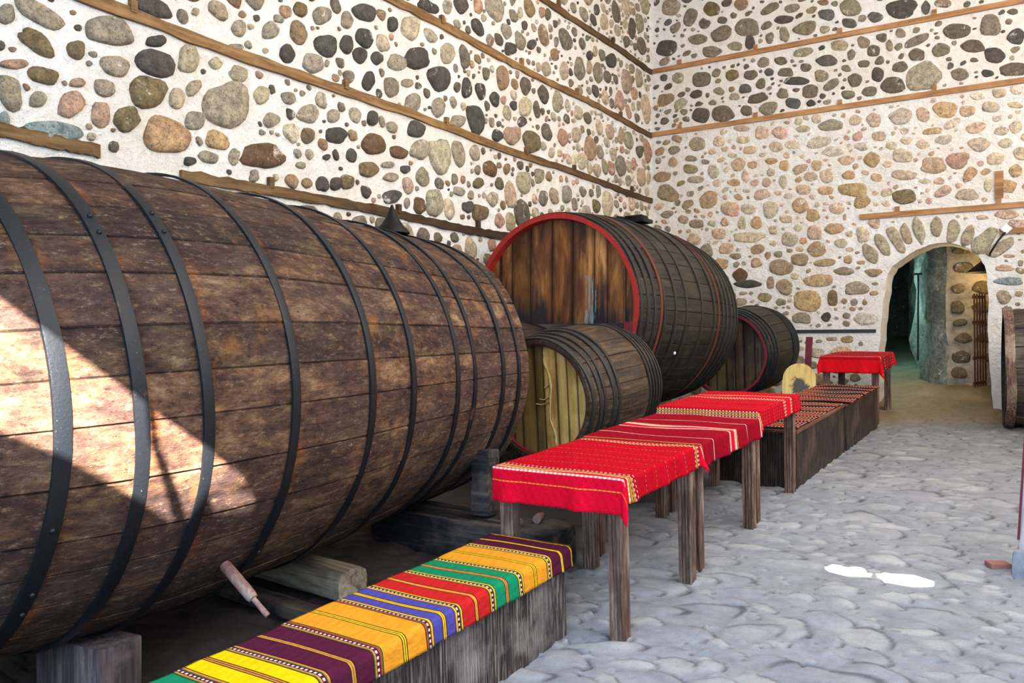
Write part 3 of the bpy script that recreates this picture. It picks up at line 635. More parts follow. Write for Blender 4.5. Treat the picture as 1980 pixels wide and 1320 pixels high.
    # hoops
    for hp in hoops:
        hy, hw = hp[0], hp[1]; hm = hp[2] if len(hp) > 2 else mats[2]; n = 96
        V2 = []; F2 = []; tl = r.uniform(-.012, .012); p1, p2 = r.uniform(0, 6), r.uniform(0, 6)
        for k in range(n):
            t = 2*PI*k/n; wob = .006*math.sin(2*t+p1)+.004*math.sin(5*t+p2)+tl*math.sin(t)
            lo = hoop_t*(.9+.5*max(0, math.sin(3*t+p2)))
            for yy, rr in ((-hw/2, -.004), (-hw/2, hoop_t+lo*.3), (-hw*.35, hoop_t+lo*.5), (hw*.35, hoop_t+lo*.5), (hw/2, hoop_t+lo*.3), (hw/2, -.004)):
                R = Rf(min(max(hy+wob+yy, y0), y0+L))+rr+.005; z = math.sin(t)*R; z *= (1-sag) if z < 0 else 1+top
                V2.append((math.cos(t)*R, hy+wob+yy, z))
        for k in range(n):
            for j in range(5):
                a_, b_ = k*6+j, ((k+1) % n)*6+j; F2.append((a_, a_+1, b_+1, b_))
        mesh_np('hoop', V2, F2, hm, root, auto=30)
    return root

# 1 the huge vat in front
hy = [1.379, 1.672, 1.955, 2.428, 2.991, 3.379, 3.876, 4.093, 4.491, 4.744]; hw = [.058, .056, .050, .048, .048, .044, .042, .042, .042, .040]
hps = [(.62, .06), (.98, .055)]+list(zip(hy, hw))
vat = cask('giant_wine_vat', VAT_C, VAT_EUL, VAT_L[1]-VAT_L[0], VAT_R, VAT_L[0], 38, hps, (M['vat_wood'], M['head_dark'], M['iron']),
           chime=.07, recess=.10, seed=11, ny=150, seam=.008, hoop_t=.005, tint=(.62, 1.35), stain_hoops=True, sag=1-VAT_LOW, top=VAT_TOP-1)
tag(vat, 'giant brown weathered wine vat with black iron hoops, filling the left half of the picture', 'barrel')
# rivets and joints on the hoops
for k, (y, a) in enumerate([(1.379, .95), (1.379, -.62), (1.379, -.72), (1.672, .78), (1.672, .7), (1.955, .82), (1.955, .72), (2.428, -.72), (1.379, -.35)]):
    R = VAT_R(y)+.014; c = Vector((math.cos(a)*R, y, math.sin(a)*R*(VAT_TOP if a > 0 else VAT_LOW)))
    bm = bmesh.new(); bmesh.ops.create_uvsphere(bm, u_segments=8, v_segments=6, radius=.010, matrix=Matrix.Translation(c)); obj('rivet', bm, M['iron'], vat)
def spigot(root_or_none, base, d, length, r0, name, label=None, parent=None):
    """turned wooden tap: barrel, collar, handle pin"""
    d = Vector(d).normalized(); b = Vector(base); bm = bmesh.new()
    prof = [(0, .8), (.10, .85), (.12, 1), (.55, 1.0), (.66, .98), (.70, .8), (.71, .42), (.8, .44), (.97, .50), (1.0, .42)]
    tube(bm, [b+d*length*t for t, _ in prof], [r0*k for _, k in prof], 14)
    o = obj(name, bm, M['spigot'], parent, auto=40)
    return o
p = on_vat(433, 1090); d = (VAT_M.to_3x3().inverted() @ Vector((.74, .12, -.60)))
sp = spigot(None, VAT_M.inverted() @ p-d*.03, d, .34, .026, 'tap', parent=vat); sp['label'] = 'wine-stained wooden tap'

# 2 large cask with the red rim
L2 = 2.77; R2e, R2b = 1.035, .09
C2 = Vector((-4.45, 7.6, 1.786)); yaw2 = -math.radians(2.4)
R2 = lambda y: R2e+R2b*(1-(2*min(max(y, 0), L2)/L2-1)**2)
b2 = M['iron_brown']; M['hoop_red'] = mat_plain('red_brown_hoop', (.14, .035, .02), .6, .5)
h2 = [(.05, .05), (.16, .05), (.30, .05), (.42, .035, M['hoop_red']), (.47, .045), (.72, .045), (.98, .045), (1.38, .05), (1.75, .04), (1.92, .03, M['hoop_red']), (2.06, .045), (2.22, .045), (2.38, .045), (2.55, .045), (2.70, .05)]
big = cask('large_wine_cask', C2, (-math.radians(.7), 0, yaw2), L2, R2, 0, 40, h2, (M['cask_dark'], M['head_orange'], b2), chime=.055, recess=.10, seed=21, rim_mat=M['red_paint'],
           head_fan=9, head_tint=(.45, 1.25), ny=60)
tag(big, 'large black cask with red-painted rim and orange-stained head, against the stone wall', 'barrel')
bm = bmesh.new(); box(bm, (0, .065, -.215), (1.90, .055, .13), bevel=.008); obj('crossbar', bm, M['sleeper'], big, smooth=False)
bm = bmesh.new(); box(bm, (.93, -.02, -.26), (.085, .05, .24), bevel=.006); box(bm, (.985, -.02, -.28), (.02, .05, .26), bevel=.004)
o = obj('crossbar_wedge', bm, M['dark_red'], big, smooth=False); o['label'] = 'wine-red wedge'
bm = bmesh.new(); bmesh.ops.create_uvsphere(bm, u_segments=10, v_segments=8, radius=.02, matrix=Matrix.Translation((R2(.75)*math.cos(-.42), .9, R2(.75)*math.sin(-.42)))); obj('bung', bm, M['white'], big)

# 3 the small cask with the yellow head
L3 = 1.26; C3 = Vector((-3.47, 5.7, .970)); R3 = lambda y: .495+.069*(1-(2*min(max(y, 0), L3)/L3-1)**2)
h3 = [(.035, .04), (.12, .035), (.18, .03), (.30, .05), (.37, .03), (.92, .035), (.99, .03), (1.07, .03), (1.14, .035), (1.22, .04)]
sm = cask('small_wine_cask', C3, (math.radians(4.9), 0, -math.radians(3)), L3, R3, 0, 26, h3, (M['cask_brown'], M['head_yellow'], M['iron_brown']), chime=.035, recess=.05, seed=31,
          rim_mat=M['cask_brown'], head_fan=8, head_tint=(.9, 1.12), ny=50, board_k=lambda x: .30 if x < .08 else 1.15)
tag(sm, 'small brown cask with pale yellow wooden head, between the giant vat and the red tables', 'barrel')
bm = bmesh.new(); n = 72
for k in range(n):
    pass
V2 = []; F2 = []
for k in range(n):
    t = 2*PI*k/n
    for rr, yy in ((.461, .012), (.447, .012), (.447, .055), (.461, .055)): V2.append((rr*math.cos(t), yy, rr*math.sin(t)))
for k in range(n):
    for j in range(4): F2.append((k*4+j, k*4+(j+1) % 4, ((k+1) % n)*4+(j+1) % 4, ((k+1) % n)*4+j))
bm.free(); o = mesh_np('rim', V2, F2, M['dark_red'], sm, auto=30); o['label'] = 'wine-red rim'
# yellow drip of dried wine lees down the seam of the head
bm = bmesh.new(); rr = random.Random(4); pts = []
z = .42
while z > -.44: pts.append((.07+.02*math.sin(z*14)+rr.uniform(-.006, .006)+(.42-z)*.06, .047, z)); z -= .03
tube(bm, pts, [rr.uniform(.004, .013) for _ in pts], 6)
for k, (z, l) in enumerate([(.02, .10), (-.02, .14), (.12, .05)]): tube(bm, [(.09, .047, z), (.09-l*.6, .047, z-.02), (.09-l, .047, z-.015)], [.008, .006, .003], 5)
M['lees'] = mat_plain('yellow_lees', (.62, .46, .18), .7, .4); obj('crust', bm, M['lees'], sm)['label'] = 'crust of yellow lees'

# 4 the far small cask
k4 = 10.9/9.6; L4 = 1.40; C4 = Vector((-3.219*k4, 10.9, CAMH+(1.296-CAMH)*k4)); R4 = lambda y: .496*k4+.055*(1-(2*min(max(y, 0), L4)/L4-1)**2)
h4 = [(.04, .045), (.13, .04), (.22, .04), (.33, .04), (1.02, .04), (1.11, .04), (1.2, .04), (1.29, .04), (1.37, .04)]
fc = cask('small_wine_cask', C4, (math.radians(4.5), 0, -math.radians(2.7)), L4, R4, 0, 26, h4, (M['cask_dark'], M['head_dark'], M['iron']), chime=.035, recess=.05, seed=41,
          rim_mat=M['dark_red'], head_fan=9, ny=40)
tag(fc, 'black cask with dark head and wine-red rim, farthest along the wall beyond the large cask', 'barrel')
# 5 dark cask hidden in the shade between vat and large cask
L5 = 1.1; R5 = lambda y: .49+.05*(1-(2*min(max(y, 0), L5)/L5-1)**2)
dk = cask('small_wine_cask', (-4.62, 6.40, 1.12), (0, 0, 0), L5, R5, 0, 24, [(.05, .04), (.15, .04), (.3, .04), (.85, .04), (1.0, .04)], (M['cask_dark'], M['head_dark'], M['iron']), chime=.03, recess=.05, seed=51, ny=30)
tag(dk, 'black cask almost lost in shadow behind the right end of the giant vat', 'barrel')
# 6 the vat at the right edge: boards run sideways, broad wooden hoop at its end
L6 = 2.1; R6 = lambda y: .70+.05*(1-(2*min(max(y, 0), L6)/L6-1)**2)
rc = cask('wine_cask', (-.46, 11.75, 1.13), (0, math.radians(-1), -PI/2+math.radians(4)), L6, R6, 0, 18, [(.055, .10, M['leg']), (1.9, .12, M['leg'])], (M['cask_dark'], M['head_dark'], M['iron']),
          chime=.04, recess=.06, seed=61, ny=40, hoop_t=.02, tint=(1.0, 2.6), seam=.012)
tag(rc, 'dark cask of broad boards lying crosswise at the right edge beside the doorway', 'barrel')

# ------------------------------------------------------------------ timbers under the casks
def timber(name, label, cat, c, s, rot=(0, 0, 0), mat='sleeper', bev=.015, rough=.006, cuts=8, group=None, seed=0):
    bm = bmesh.new(); box(bm, (0, 0, 0), s, bevel=bev, seg=2)
    bmesh.ops.subdivide_edges(bm, edges=[e for e in bm.edges if e.calc_length() > max(s)*.5], cuts=cuts)
    roughen(bm, rough, 7, seed)
    o = obj(name, bm, M[mat], smooth=True, auto=35); o.location = c; o.rotation_euler = rot
    return tag(o, label, cat, group)
def vat_bottom(X, Y):
    y = Y; best = 0
    Mi = VAT_M.inverted(); z = 1.2
    while z > -.5:
        p = Mi @ Vector((X, Y, z))
        if z < .8 and vat_rad(p) > VAT_R(p.y): return z
        z -= .004
    return z
zb = vat_bottom(-3.33, 1.95); zf = floor_z(1.95)-.02
bm = bmesh.new(); H_ = zb-zf-.03; box(bm, (0, 0, H_/2), (.30, .20, H_), bevel=.01); box(bm, (-.19, 0, H_/2-.02), (.16, .19, H_-.05), bevel=.02)
roughen(bm, .004, 8); o = obj('support_block', bm, M['block'], smooth=True, auto=35); o.location = (-3.36, 1.95, zf); o.rotation_euler = (0, 0, .12)
tag(o, 'purplish square timber block standing under the near end of the giant vat', 'block')
# log wedged crosswise under the vat
bm = bmesh.new(); sec = []; n = 18
for i in range(22):
    x = -1.35+1.35*i/21; ring = []
    for k in range(n):
        t = 2*PI*k/n; p = 3.0; rad = (abs(math.cos(t))**p+abs(math.sin(t))**p)**(-1/p)*(1+.03*math.sin(3*t+i*.3))
        ring.append(bm.verts.new((x+(.0 if i < 21 else 0), .105*rad*math.cos(t), .098*rad*math.sin(t))))
    sec.append(ring)
for a, b in zip(sec[:-1], sec[1:]):
    for k in range(n): bm.faces.new((a[k], a[(k+1) % n], b[(k+1) % n], b[k]))
bm.faces.new(sec[0][::-1]); bm.faces.new(sec[-1]); roughen(bm, .005, 6, 2)
c = on_floor(672, 1146); zlog = floor_z(3.42)+.100
o = obj('support_log', bm, M['log'], smooth=True, auto=40); o.location = (-3.25, 3.36, zlog); o.rotation_euler = (0, 0, -.10)
tag(o, 'pale peeled log with rounded square end lying under the giant vat', 'log')
timber('support_timber', 'long dark beam on the earth beneath the pale log', 'beam', (-3.95, 3.12, floor_z(3.12)+.035), (1.6, .13, .07), (0, 0, -.1), seed=5)
# cradle at the far end of the vat
c1 = on_floor(905, 1052)
timber('support_timber', 'thick black timber lying crosswise under the far end of the giant vat', 'beam', (-3.30, 4.52, floor_z(4.5)+.105), (1.5, .36, .26), (SLOPE, 0, -.05), seed=8, rough=.012)
zz = vat_bottom(-3.16, 4.55); b0 = floor_z(4.5)+.235
timber('support_post', 'short dark post between black timber and the giant vat', 'post', (-3.16, 4.52, (b0+zz)/2-.01), (.13, .16, zz-b0-.05), (0, 0, .1), seed=9, bev=.01)
zz = vat_bottom(-4.0, 4.55)
timber('support_post', 'dark post in the shade behind the black timber end', 'post', (-4.0, 4.52, (b0+zz)/2-.01), (.16, .16, max(.05, zz-b0-.03)), seed=10, bev=.01)
# pegs lying on the black timber
p = on_floor(925, 966)
spigot(None, (-2.84, 4.44, b0+.022), (.5, -.75, .05), .075, .022, 'wooden_peg'); tag(bpy.data.objects['wooden_peg'], 'tiny pale wooden peg lying on the black timber', 'peg')
bm = bmesh.new(); b_ = Vector((-2.80, 4.66, b0+.03)); d = Vector((.28, -.85, .0)).normalized()
tube(bm, [b_, b_+d*.07, b_+d*.08, b_+d*.16], [.016, .020, .028, .028], 10); o = obj('wooden_peg', bm, M['spigot'], auto=40)
tag(o, 'larger grey wooden peg with cut end beside the tiny pale one', 'peg')
# supports of the other casks
def chock(c, cask_c, R, name, lab, cat='beam', w=.5, t=.16, ang=0, grp=None, sd=1):
    z0 = floor_z(c[1])-.03; z1 = cask_c[2]-math.sqrt(max(0, R*R-(abs(c[0]-cask_c[0])+.0)**2))-.055
    return timber(name, lab, cat, (c[0], c[1], (z0+z1)/2), (w, t, max(.05, z1-z0)), (0, 0, ang), seed=sd, group=grp)
g = 'timbers bearing the large cask'
for X in (-4.8, -4.0):
    for Y in (8.0, 9.9):
        s2 = (Y-7.6); cz = 1.786-.0122*s2; cx = -4.45+.042*s2
        chock((X, Y), (cx, Y, cz), R2(s2)+.014, 'support_timber', 'dark chock under the %s end of the red-rimmed cask, on its %s side' % ('near' if Y < 9 else 'far', 'wall' if X < -4.5 else 'room'), w=.22, t=.24, grp=g, sd=int(Y*3+X))
chock((-3.47, 5.98), (-3.47, 0, .992), R3(.28)+.014, 'support_timber', 'dark beam under the front of the small yellow-headed cask', w=.7, t=.14, sd=20)
chock((-3.44, 6.72), (-3.44, 0, 1.055), R3(1.02)+.014, 'support_timber', 'dark beam under the rear of the small yellow-headed cask', w=.7, t=.14, sd=21)
chock((-4.62, 6.65), (-4.62, 0, 1.12), R5(.25)+.014, 'support_timber', 'dark beam under the front of the cask lost in shadow', w=.6, t=.14, sd=22)
chock((-4.62, 7.30), (-4.62, 0, 1.12), R5(.9)+.014, 'support_timber', 'dark beam under the rear of the cask lost in shadow', w=.6, t=.14, sd=23)
chock((-3.64, 11.2), (-3.64, 0, 1.30), R4(.3)+.014, 'support_timber', 'dark beam under the front of the farthest cask', w=.7, t=.14, sd=24)
chock((-3.62, 12.0), (-3.60, 0, 1.36), R4(1.1)+.014, 'support_timber', 'dark beam under the rear of the farthest cask', w=.7, t=.14, sd=25)
chock((.15, 11.75), (.15, 0, 1.13), R6(.6)+.02, 'support_block', 'dark chock under the dark cask at the right edge', 'block', w=.16, t=.5, sd=26)

# ------------------------------------------------------------------ tables
def fluted(bm, w, d, z0, z1, n=4, dep=.006):
    """post with vertical grooves on all faces"""
    def side(a, b, k):
        out = []
        for i in range(k):
            t0, t1 = i/k, (i+1)/k
            for t, dd in ((t0+.02, 1), (t0+.12, 0), (t1-.12, 0), (t1-.02, 1)): out.append((a+(b-a)*t, dd))
        return out
    pts = []
    hw_, hd = w/2, d/2
    for t, g_ in side(-hw_, hw_, n): pts.append((t, -hd+(dep if g_ and abs(abs(t)-hw_) > .004 else 0)))
    for t, g_ in side(-hd, hd, n): pts.append((hw_-(dep if g_ and abs(abs(t)-hd) > .004 else 0), t))
    for t, g_ in side(hw_, -hw_, n): pts.append((t, hd-(dep if g_ and abs(abs(t)-hw_) > .004 else 0)))
    for t, g_ in side(hd, -hd, n): pts.append((-hw_+(dep if g_ and abs(abs(t)-hd) > .004 else 0), t))
    lo = [bm.verts.new((x, y, z0)) for x, y in pts]; hi = [bm.verts.new((x, y, z1)) for x, y in pts]; k = len(pts)
    for i in range(k): bm.faces.new((lo[i], lo[(i+1) % k], hi[(i+1) % k], hi[i]))
    bm.faces.new(hi); bm.faces.new(lo[::-1])
LW = .078
def table(label, X, Y0, Y1, W_, Hh, yaw=0.0, sink=.015):
    """X = right edge, Y0..Y1 = near and far end; origin at near right foot"""
    root = empty('tavern_table', (X, Y0, floor_z(Y0)), (SLOPE, 0, yaw)); L = Y1-Y0
    for x, y in ((-LW/2, LW/2), (-W_+LW/2, LW/2), (-LW/2, L-LW/2), (-W_+LW/2, L-LW/2)):
        bm = bmesh.new(); fluted(bm, LW, LW, -sink, Hh-.03); bmesh.ops.translate(bm, vec=(x, y, 0), verts=bm.verts); obj('leg', bm, M['leg'], root, smooth=False)
    bm = bmesh.new(); box(bm, (-W_/2, L/2, Hh-.015), (W_+.03, L+.03, .03), bevel=.004); obj('tabletop', bm, M['bench_top'], root, smooth=False)
    bm = bmesh.new()
    for x in (-LW/2, -W_+LW/2): box(bm, (x, L/2, Hh-.075), (.03, L-2*LW-.002, .09))
    for y in (LW/2, L-LW/2): box(bm, (-W_/2, y, Hh-.075), (W_-2*LW-.002, .03, .09))
    obj('apron', bm, M['leg'], root, smooth=False)
    return tag(root, label, 'table')
T = [(-1.725, 3.645, 4.63, .71, .785), (-1.765, 4.80, 5.95, .75, .77), (-1.79, 6.06, 7.17, .74, .82), (-1.82, 11.41, 12.45, .68, .86)]
tabs = [table('fluted-leg wooden table nearest the camera, behind the many-coloured bench', *T[0], yaw=.0),
        table('fluted-leg wooden table second in the red row, under the white-striped darker cloth', *T[1]),
        table('fluted-leg wooden table third in the red row, before the dark-rugged benches', *T[2]),
        table('fluted-leg wooden table standing alone beside the arched doorway', *T[3])]

# ------------------------------------------------------------------ woven cloths
RED, DRED, BRT = (.46, .003, .013), (.27, .003, .013), (.70, .004, .025)
WHT, BLK, ORG, GRN, YEL = (.74, .66, .56), (.02, .012, .012), (.52, .20, .04), (.06, .10, .03), (.72, .50, .05)
def rows_of(pattern, ppu):
    """pattern = (width m, colour, second colour or None for dashes); gives rows (start, end, c1, c2)"""
    out = []; s = 0
    for w, c1, c2 in pattern: out.append((s, s+w, c1, c2)); s += w
    return out, s
def cloth(name, label, pattern, length, width, edges, loc, rot, top_z, base_col, drop_seed=1, du=.012, dv=.0125, thick=.004, wrinkle=.003, flare=.012, fringe=0, group=None, cat='tablecloth', rad=.012, skew=0):
    """length runs along +Y (rows of the weave lie across it). edges = table extents (x0, x1, y0, y1) in the local frame; what lies beyond hangs down"""
    x0, x1, y0, y1, sx, sy = edges      # sx, sy = where the cloth starts (left, near)
    r = random.Random(drop_seed); ph = [r.uniform(0, 6) for _ in range(8)]
    bounds = [0.0]; cols = []
    rows, tot = rows_of(pattern, 1)
    # fit the pattern to the cloth by repeating it, each row cut finer if wide
    s = 0; i = 0
    while s < length-1e-6:
        a, b, c1, c2 = rows[i % len(rows)]; w = min(b-a, length-s); n = max(1, round(w/du))
        for k in range(n): bounds.append(s+w*(k+1)/n); cols.append((c1, c2))
        s += w; i += 1
    nv = max(4, int(width/dv)); V = []; F_ = []; FC = []
    def place(u, v):
        x = sx+u; y = sy+v; x += skew*(v/length-.5)
        ox = max(0, x-x1); oxl = max(0, x0-x); oy = max(0, y0-y); oyf = max(0, y-y1)
        hx, hy_ = (ox if ox > 0 else oxl), (oy if oy > 0 else oyf)
        sgx, sgy = (1 if ox > 0 else -1), (-1 if oy > 0 else 1)
        down = math.hypot(hx, hy_)
        X_ = min(max(x, x0), x1); Y_ = min(max(y, y0), y1)
        if down > 0:
            q_ = PI/2*rad
            if down < q_: a = down/rad; out = rad*math.sin(a); dz = rad*(1-math.cos(a))
            else: out = rad; dz = rad+down-q_
            fold = flare*(dz/.15)*(math.sin(y*17+ph[0])+.6*math.sin(y*31+ph[1])) if hx >= hy_ else flare*(dz/.15)*(math.sin(x*15+ph[2])+.6*math.sin(x*29+ph[3]))
            cr = min(hx, hy_)/max(down, 1e-6)
            out += max(0, dz-rad)*(.06+.34*cr)+abs(fold)*.5+fold*.5*(1-cr)
            X_ += sgx*out*hx/down; Y_ += sgy*out*hy_/down; z = -dz
            z += 0
        else: z = 0
        z += wrinkle*(math.sin(x*9+y*5+ph[4])+.7*math.sin(y*13-x*4+ph[5])+.5*math.sin(y*31+ph[6]+2*math.sin(x*6)))*(1 if down == 0 else .3)
        return (X_, Y_, top_z+thick+.002+wrinkle*1.6+z)
    for j, b in enumerate(bounds):
        for i in range(nv+1):
            u = width*i/nv
            bb = b
            if fringe and j in (0, len(bounds)-1): bb += (r.uniform(-1, 1)*fringe)
            uu = u+(r.uniform(-1, 1)*fringe*.5 if fringe and i in (0, nv) else 0)
            V.append(place(uu, bb))
    for j in range(len(bounds)-1):
        c1, c2 = cols[j]
        for i in range(nv):
            a = j*(nv+1)+i; F_.append((a, a+1, a+nv+2, a+nv+1))
            c = c2 if (c2 is not None and (i//1) % 2) else c1
            k = 1+.05*math.sin(i*1.7+j*.9); FC += [(c[0]*k, c[1]*k, c[2]*k, 1)]*4
    o = mesh_np(name, V, F_, M['cloth'], cols=FC, domain='CORNER')
    sd = o.modifiers.new('thickness', 'SOLIDIFY'); sd.thickness = thick; sd.offset = -1
    o.location = loc; o.rotation_euler = rot
    return tag(o, label, cat, group)
def dash(w, a, b=BLK): return (w, a, b)
bandA = [(.012, RED, None), dash(.007, WHT), (.012, ORG, None), dash(.006, BLK, ORG), (.012, ORG, None), dash(.007, WHT), (.008, RED, None), dash(.007, WHT), (.022, RED, None)]
B_ = lambda pt, k: [(w*k if w > .03 else w, a_, b_) for w, a_, b_ in pt]
GRY = (.40, .26, .24)
body = [(.055, RED, None), dash(.003, GRY), (.05, RED, None), dash(.003, ORG, RED), (.055, RED, None), dash(.003, GRY), (.05, RED, None), dash(.003, ORG, RED), (.055, RED, None), dash(.003, GRY), (.06, RED, None)]
c1p = [(.105, BRT, None), dash(.006, (.85, .30, .03), (.75, .15, .02)), (.055, BRT, None), dash(.012, WHT, (.75, .25, .2)), (.028, BRT, None), dash(.012, WHT, (.75, .45, .05)), (.006, GRN, None),
       (.012, ORG, None), dash(.006, BLK, ORG), (.014, ORG, None), dash(.006, BLK, WHT), (.02, RED, None), dash(.006, WHT)]+B_(body, 2.45)+bandA+[(.2, BRT, None)]
def tcloth(i, **kw):
    X, Y0, Y1, W_, Hh = T[i][:5]; L = Y1-Y0
    return dict(loc=(X, Y0, floor_z(Y0)), rot=(SLOPE, 0, 0), top_z=Hh), L, W_
kw, L, W_ = tcloth(0)
c1len = sum(p_[0] for p_ in c1p)
cloth('tablecloth', 'bright red striped tablecloth with its near corner hanging low, on the nearest table', c1p, .20+L+.12, W_+.17, (-W_-.018, .018, -.018, L+.018, -W_-.022, -.20), base_col=RED, fringe=.003, flare=.018, **kw)
# second: darker red with groups of white stripes
W3 = [(.006, DRED, None), (.006, WHT, None), (.006, DRED, None), (.012, WHT, None), (.006, ORG, None), (.014, (.72, .42, .34), None), (.006, BLK, None), (.006, ORG, None)]
c2p = [(.035, BRT, None)]+W3+[(.10, DRED, None), dash(.004, BLK, DRED), (.10, DRED, None), (.007, WHT, None), (.004, BLK, None), (.10, DRED, None), dash(.004, BLK, DRED), (.10, DRED, None), dash(.004, BLK, DRED),
      (.09, DRED, None)]+W3[1:4]+[(.03, BRT, None)]
kw, L, W_ = tcloth(1)
cloth('tablecloth', 'darker red tablecloth with clusters of white stripes, on the second table', c2p, L+.16, W_+.18, (-W_-.018, .018, -.018, L+.018, -W_-.02, -.12), base_col=DRED, fringe=.003, drop_seed=4, flare=.02, wrinkle=.004, **kw)
kw, L, W_ = tcloth(2)
c3p = [(.07, BRT, None)]+[dash(.006, WHT), (.012, ORG, None), dash(.006, WHT), (.014, ORG, None), dash(.006, WHT), (.03, RED, None)]+body[2:]+body+[dash(.006, WHT)]+bandA+[(.05, BRT, None)]
cloth('tablecloth', 'red tablecloth with dotted orange border, on the third table before the dark benches', c3p, L+.20, W_+.19, (-W_-.018, .018, -.018, L+.018, -W_-.03, -.15), base_col=RED, fringe=.003, drop_seed=9, flare=.014, **kw)
kw, L, W_ = tcloth(3)
FR = (.60, .006, .012); FD = (.30, .008, .015)
c4p = [(.17, FR, None), (.035, FD, None), (.03, FR, None), (.010, WHT, None), (.008, BLK, None), (.010, WHT, None), (.03, (.5, .10, .03), None)]+[(.10, FD, None), (.01, (.5, .10, .05), None), (.10, FD, None), dash(.008, WHT, FD)]*4+[(.05, FR, None)]
cloth('tablecloth', 'red tablecloth with deep plain front hang, on the table beside the arched doorway', c4p, .27+L+.05, W_+.34, (-W_-.018, .018, -.018, L+.018, -W_-.13, -.24), base_col=FR, fringe=.003, drop_seed=12, du=.02, dv=.02, flare=.012, **kw)
# loose bright red flaps: the folded-over ends of the cloths between the tables
bm = bmesh.new()

# ------------------------------------------------------------------ benches
def grooved_panel(bm, p0, p1, z0, z1, nrm, step=.018, dep=.006, t=.02, r=None):
    """vertical reeding between two floor points; nrm points outward"""
    p0, p1, nrm = Vector(p0), Vector(p1), Vector(nrm); Ln = (p1-p0).length; d = (p1-p0)/Ln; prof = []; s = 0
    while s < Ln-.001:
        w = min(step*(r.uniform(.6, 1.5) if r else 1), Ln-s); 
        prof += [(s, -dep), (s+w*.12, 0), (s+w*.85, 0), (s+w*.97, -dep)]; s += w
    lo = []; hi = []
    for a, h in prof:
        q_ = p0+d*a+nrm*h; lo.append(bm.verts.new((q_.x, q_.y, z0))); hi.append(bm.verts.new((q_.x, q_.y, z1)))
    for i in range(len(prof)-1): bm.faces.new((lo[i], lo[i+1], hi[i+1], hi[i]))
    b0_, b1_ = p0-nrm*t, p1-nrm*t
    v = [bm.verts.new((b0_.x, b0_.y, z0)), bm.verts.new((b1_.x, b1_.y, z0)), bm.verts.new((b1_.x, b1_.y, z1)), bm.verts.new((b0_.x, b0_.y, z1))]
    bm.faces.new((v[1], v[0], v[3], v[2])); bm.faces.new((v[0], lo[0], hi[0], v[3])); bm.faces.new((lo[-1], v[1], v[2], hi[-1]))
    bm.faces.new([v[3]]+hi+[v[2]]); bm.faces.new([v[0]]+[v[1]]+lo[::-1])
def bench(label, X0, X1, Y0, Y1, Hh, over=.04, top_end=.0, sd=1, pm='panel'):
    root = empty('box_bench', (X1, Y0, floor_z(Y0)), (SLOPE, 0, 0)); L = Y1-Y0; W_ = X1-X0; r = random.Random(sd)
    bm = bmesh.new(); box(bm, (-W_/2, (L+top_end)/2, Hh-.0125), (W_+over, L+.03+top_end, .025), bevel=.004); obj('seat', bm, M['bench_top'], root, smooth=False)
    for pa, pb_, nm in (((0, 0, 0), (0, L, 0), (1, 0, 0)), ((-W_, L, 0), (-W_, 0, 0), (-1, 0, 0)), ((0, L, 0), (-W_, L, 0), (0, 1, 0)), ((-W_, 0, 0), (0, 0, 0), (0, -1, 0))):
        bm = bmesh.new(); a, b = Vector(pa), Vector(pb_); d = (b-a).normalized()*.001
        grooved_panel(bm, a+d*22 if nm[1] else a, b-d*22 if nm[1] else b, -.03, Hh-.026, nm, r=r); obj('side_panel', bm, M[pm], root, smooth=False)
    return tag(root, label, 'bench')
bench('low box bench with grooved dark sides under the many-coloured rug, in front', -2.45, -2.015, .9, 3.595, .435, sd=2, over=.03, top_end=.02)
bench('grooved dark box bench directly behind the third red table', -2.52, -1.815, 7.30, 9.30, .50, sd=3, over=.02, pm='panel_dark')
bench('grooved dark box bench reaching up to the table beside the doorway', -2.52, -1.80, 9.33, 11.22, .50, sd=4, over=.02, pm='panel_dark')
# light corner battens of the far benches
def batten(Y, z, X=-1.80, lab=''):
    pass

# rug on the front bench: colour bands in the order seen from the far end
MAR, ORA, GRE, CRI, BLU, YLW = (.085, .012, .035), (.78, .30, .022), (.010, .22, .10), (.52, .018, .018), (.075, .065, .30), (.86, .55, .004)
PY, PG, PO, PB = (.80, .52, .01), (.10, .16, .03), (.62, .24, .04), (.035, .012, .012)
def yfrom(px, py, X=-2.44):      # bench top depth at a point of its left edge
    d = ray(px, py); return d.y*(X/d.x)
sep = [yfrom(908, 1045), yfrom(848, 1073), yfrom(790, 1101), yfrom(720, 1133), yfrom(660, 1163), yfrom(557, 1208), yfrom(453, 1252), yfrom(353, 1305)]
sep += [sep[-1]-.27, sep[-1]-.54]
bands = [MAR, ORA, GRE, CRI, BLU, ORA, MAR, YLW, GRE, CRI, ORA]
ends = [3.58]+sep
def band(width, c, edge1, edge2, mid1, mid2):
    """pinstripes | field | double pinstripe | field | pinstripes"""
    fw = (width-.078)/2
    return [(.006, edge1, None), (.005, edge2, None), (.004, PB, None), (fw, c, None), (.005, PB, None), (.007, mid1, None), (.004, PB if mid2 is None else mid2, None), (.007, mid1, None), (.005, PB, None), (fw, c, None),
            (.004, PB, None), (.007, edge1, None), (.005, edge2, None), (.006, MAR, None), (.009, WHT, MAR), (.004, MAR, None)]
pat = []
cfg = [(PY, PO, PY, PO), (PY, PG, PY, None), (PY, PG, PO, CRI), (PY, PG, PO, ORA), (PY, PO, PY, CRI), (PG, CRI, PY, None), (PO, PG, PO, PG), (PO, PG, PO, None), (PO, PG, PY, CRI), (PY, PG, PO, None), (PY, PG, PO, None)]
for i in range(len(ends)-1): pat += band(ends[i]-ends[i+1], bands[i], *cfg[i])
rl = sum(p_[0] for p_ in pat); pat = pat[::-1]
Y0b = 3.58-rl
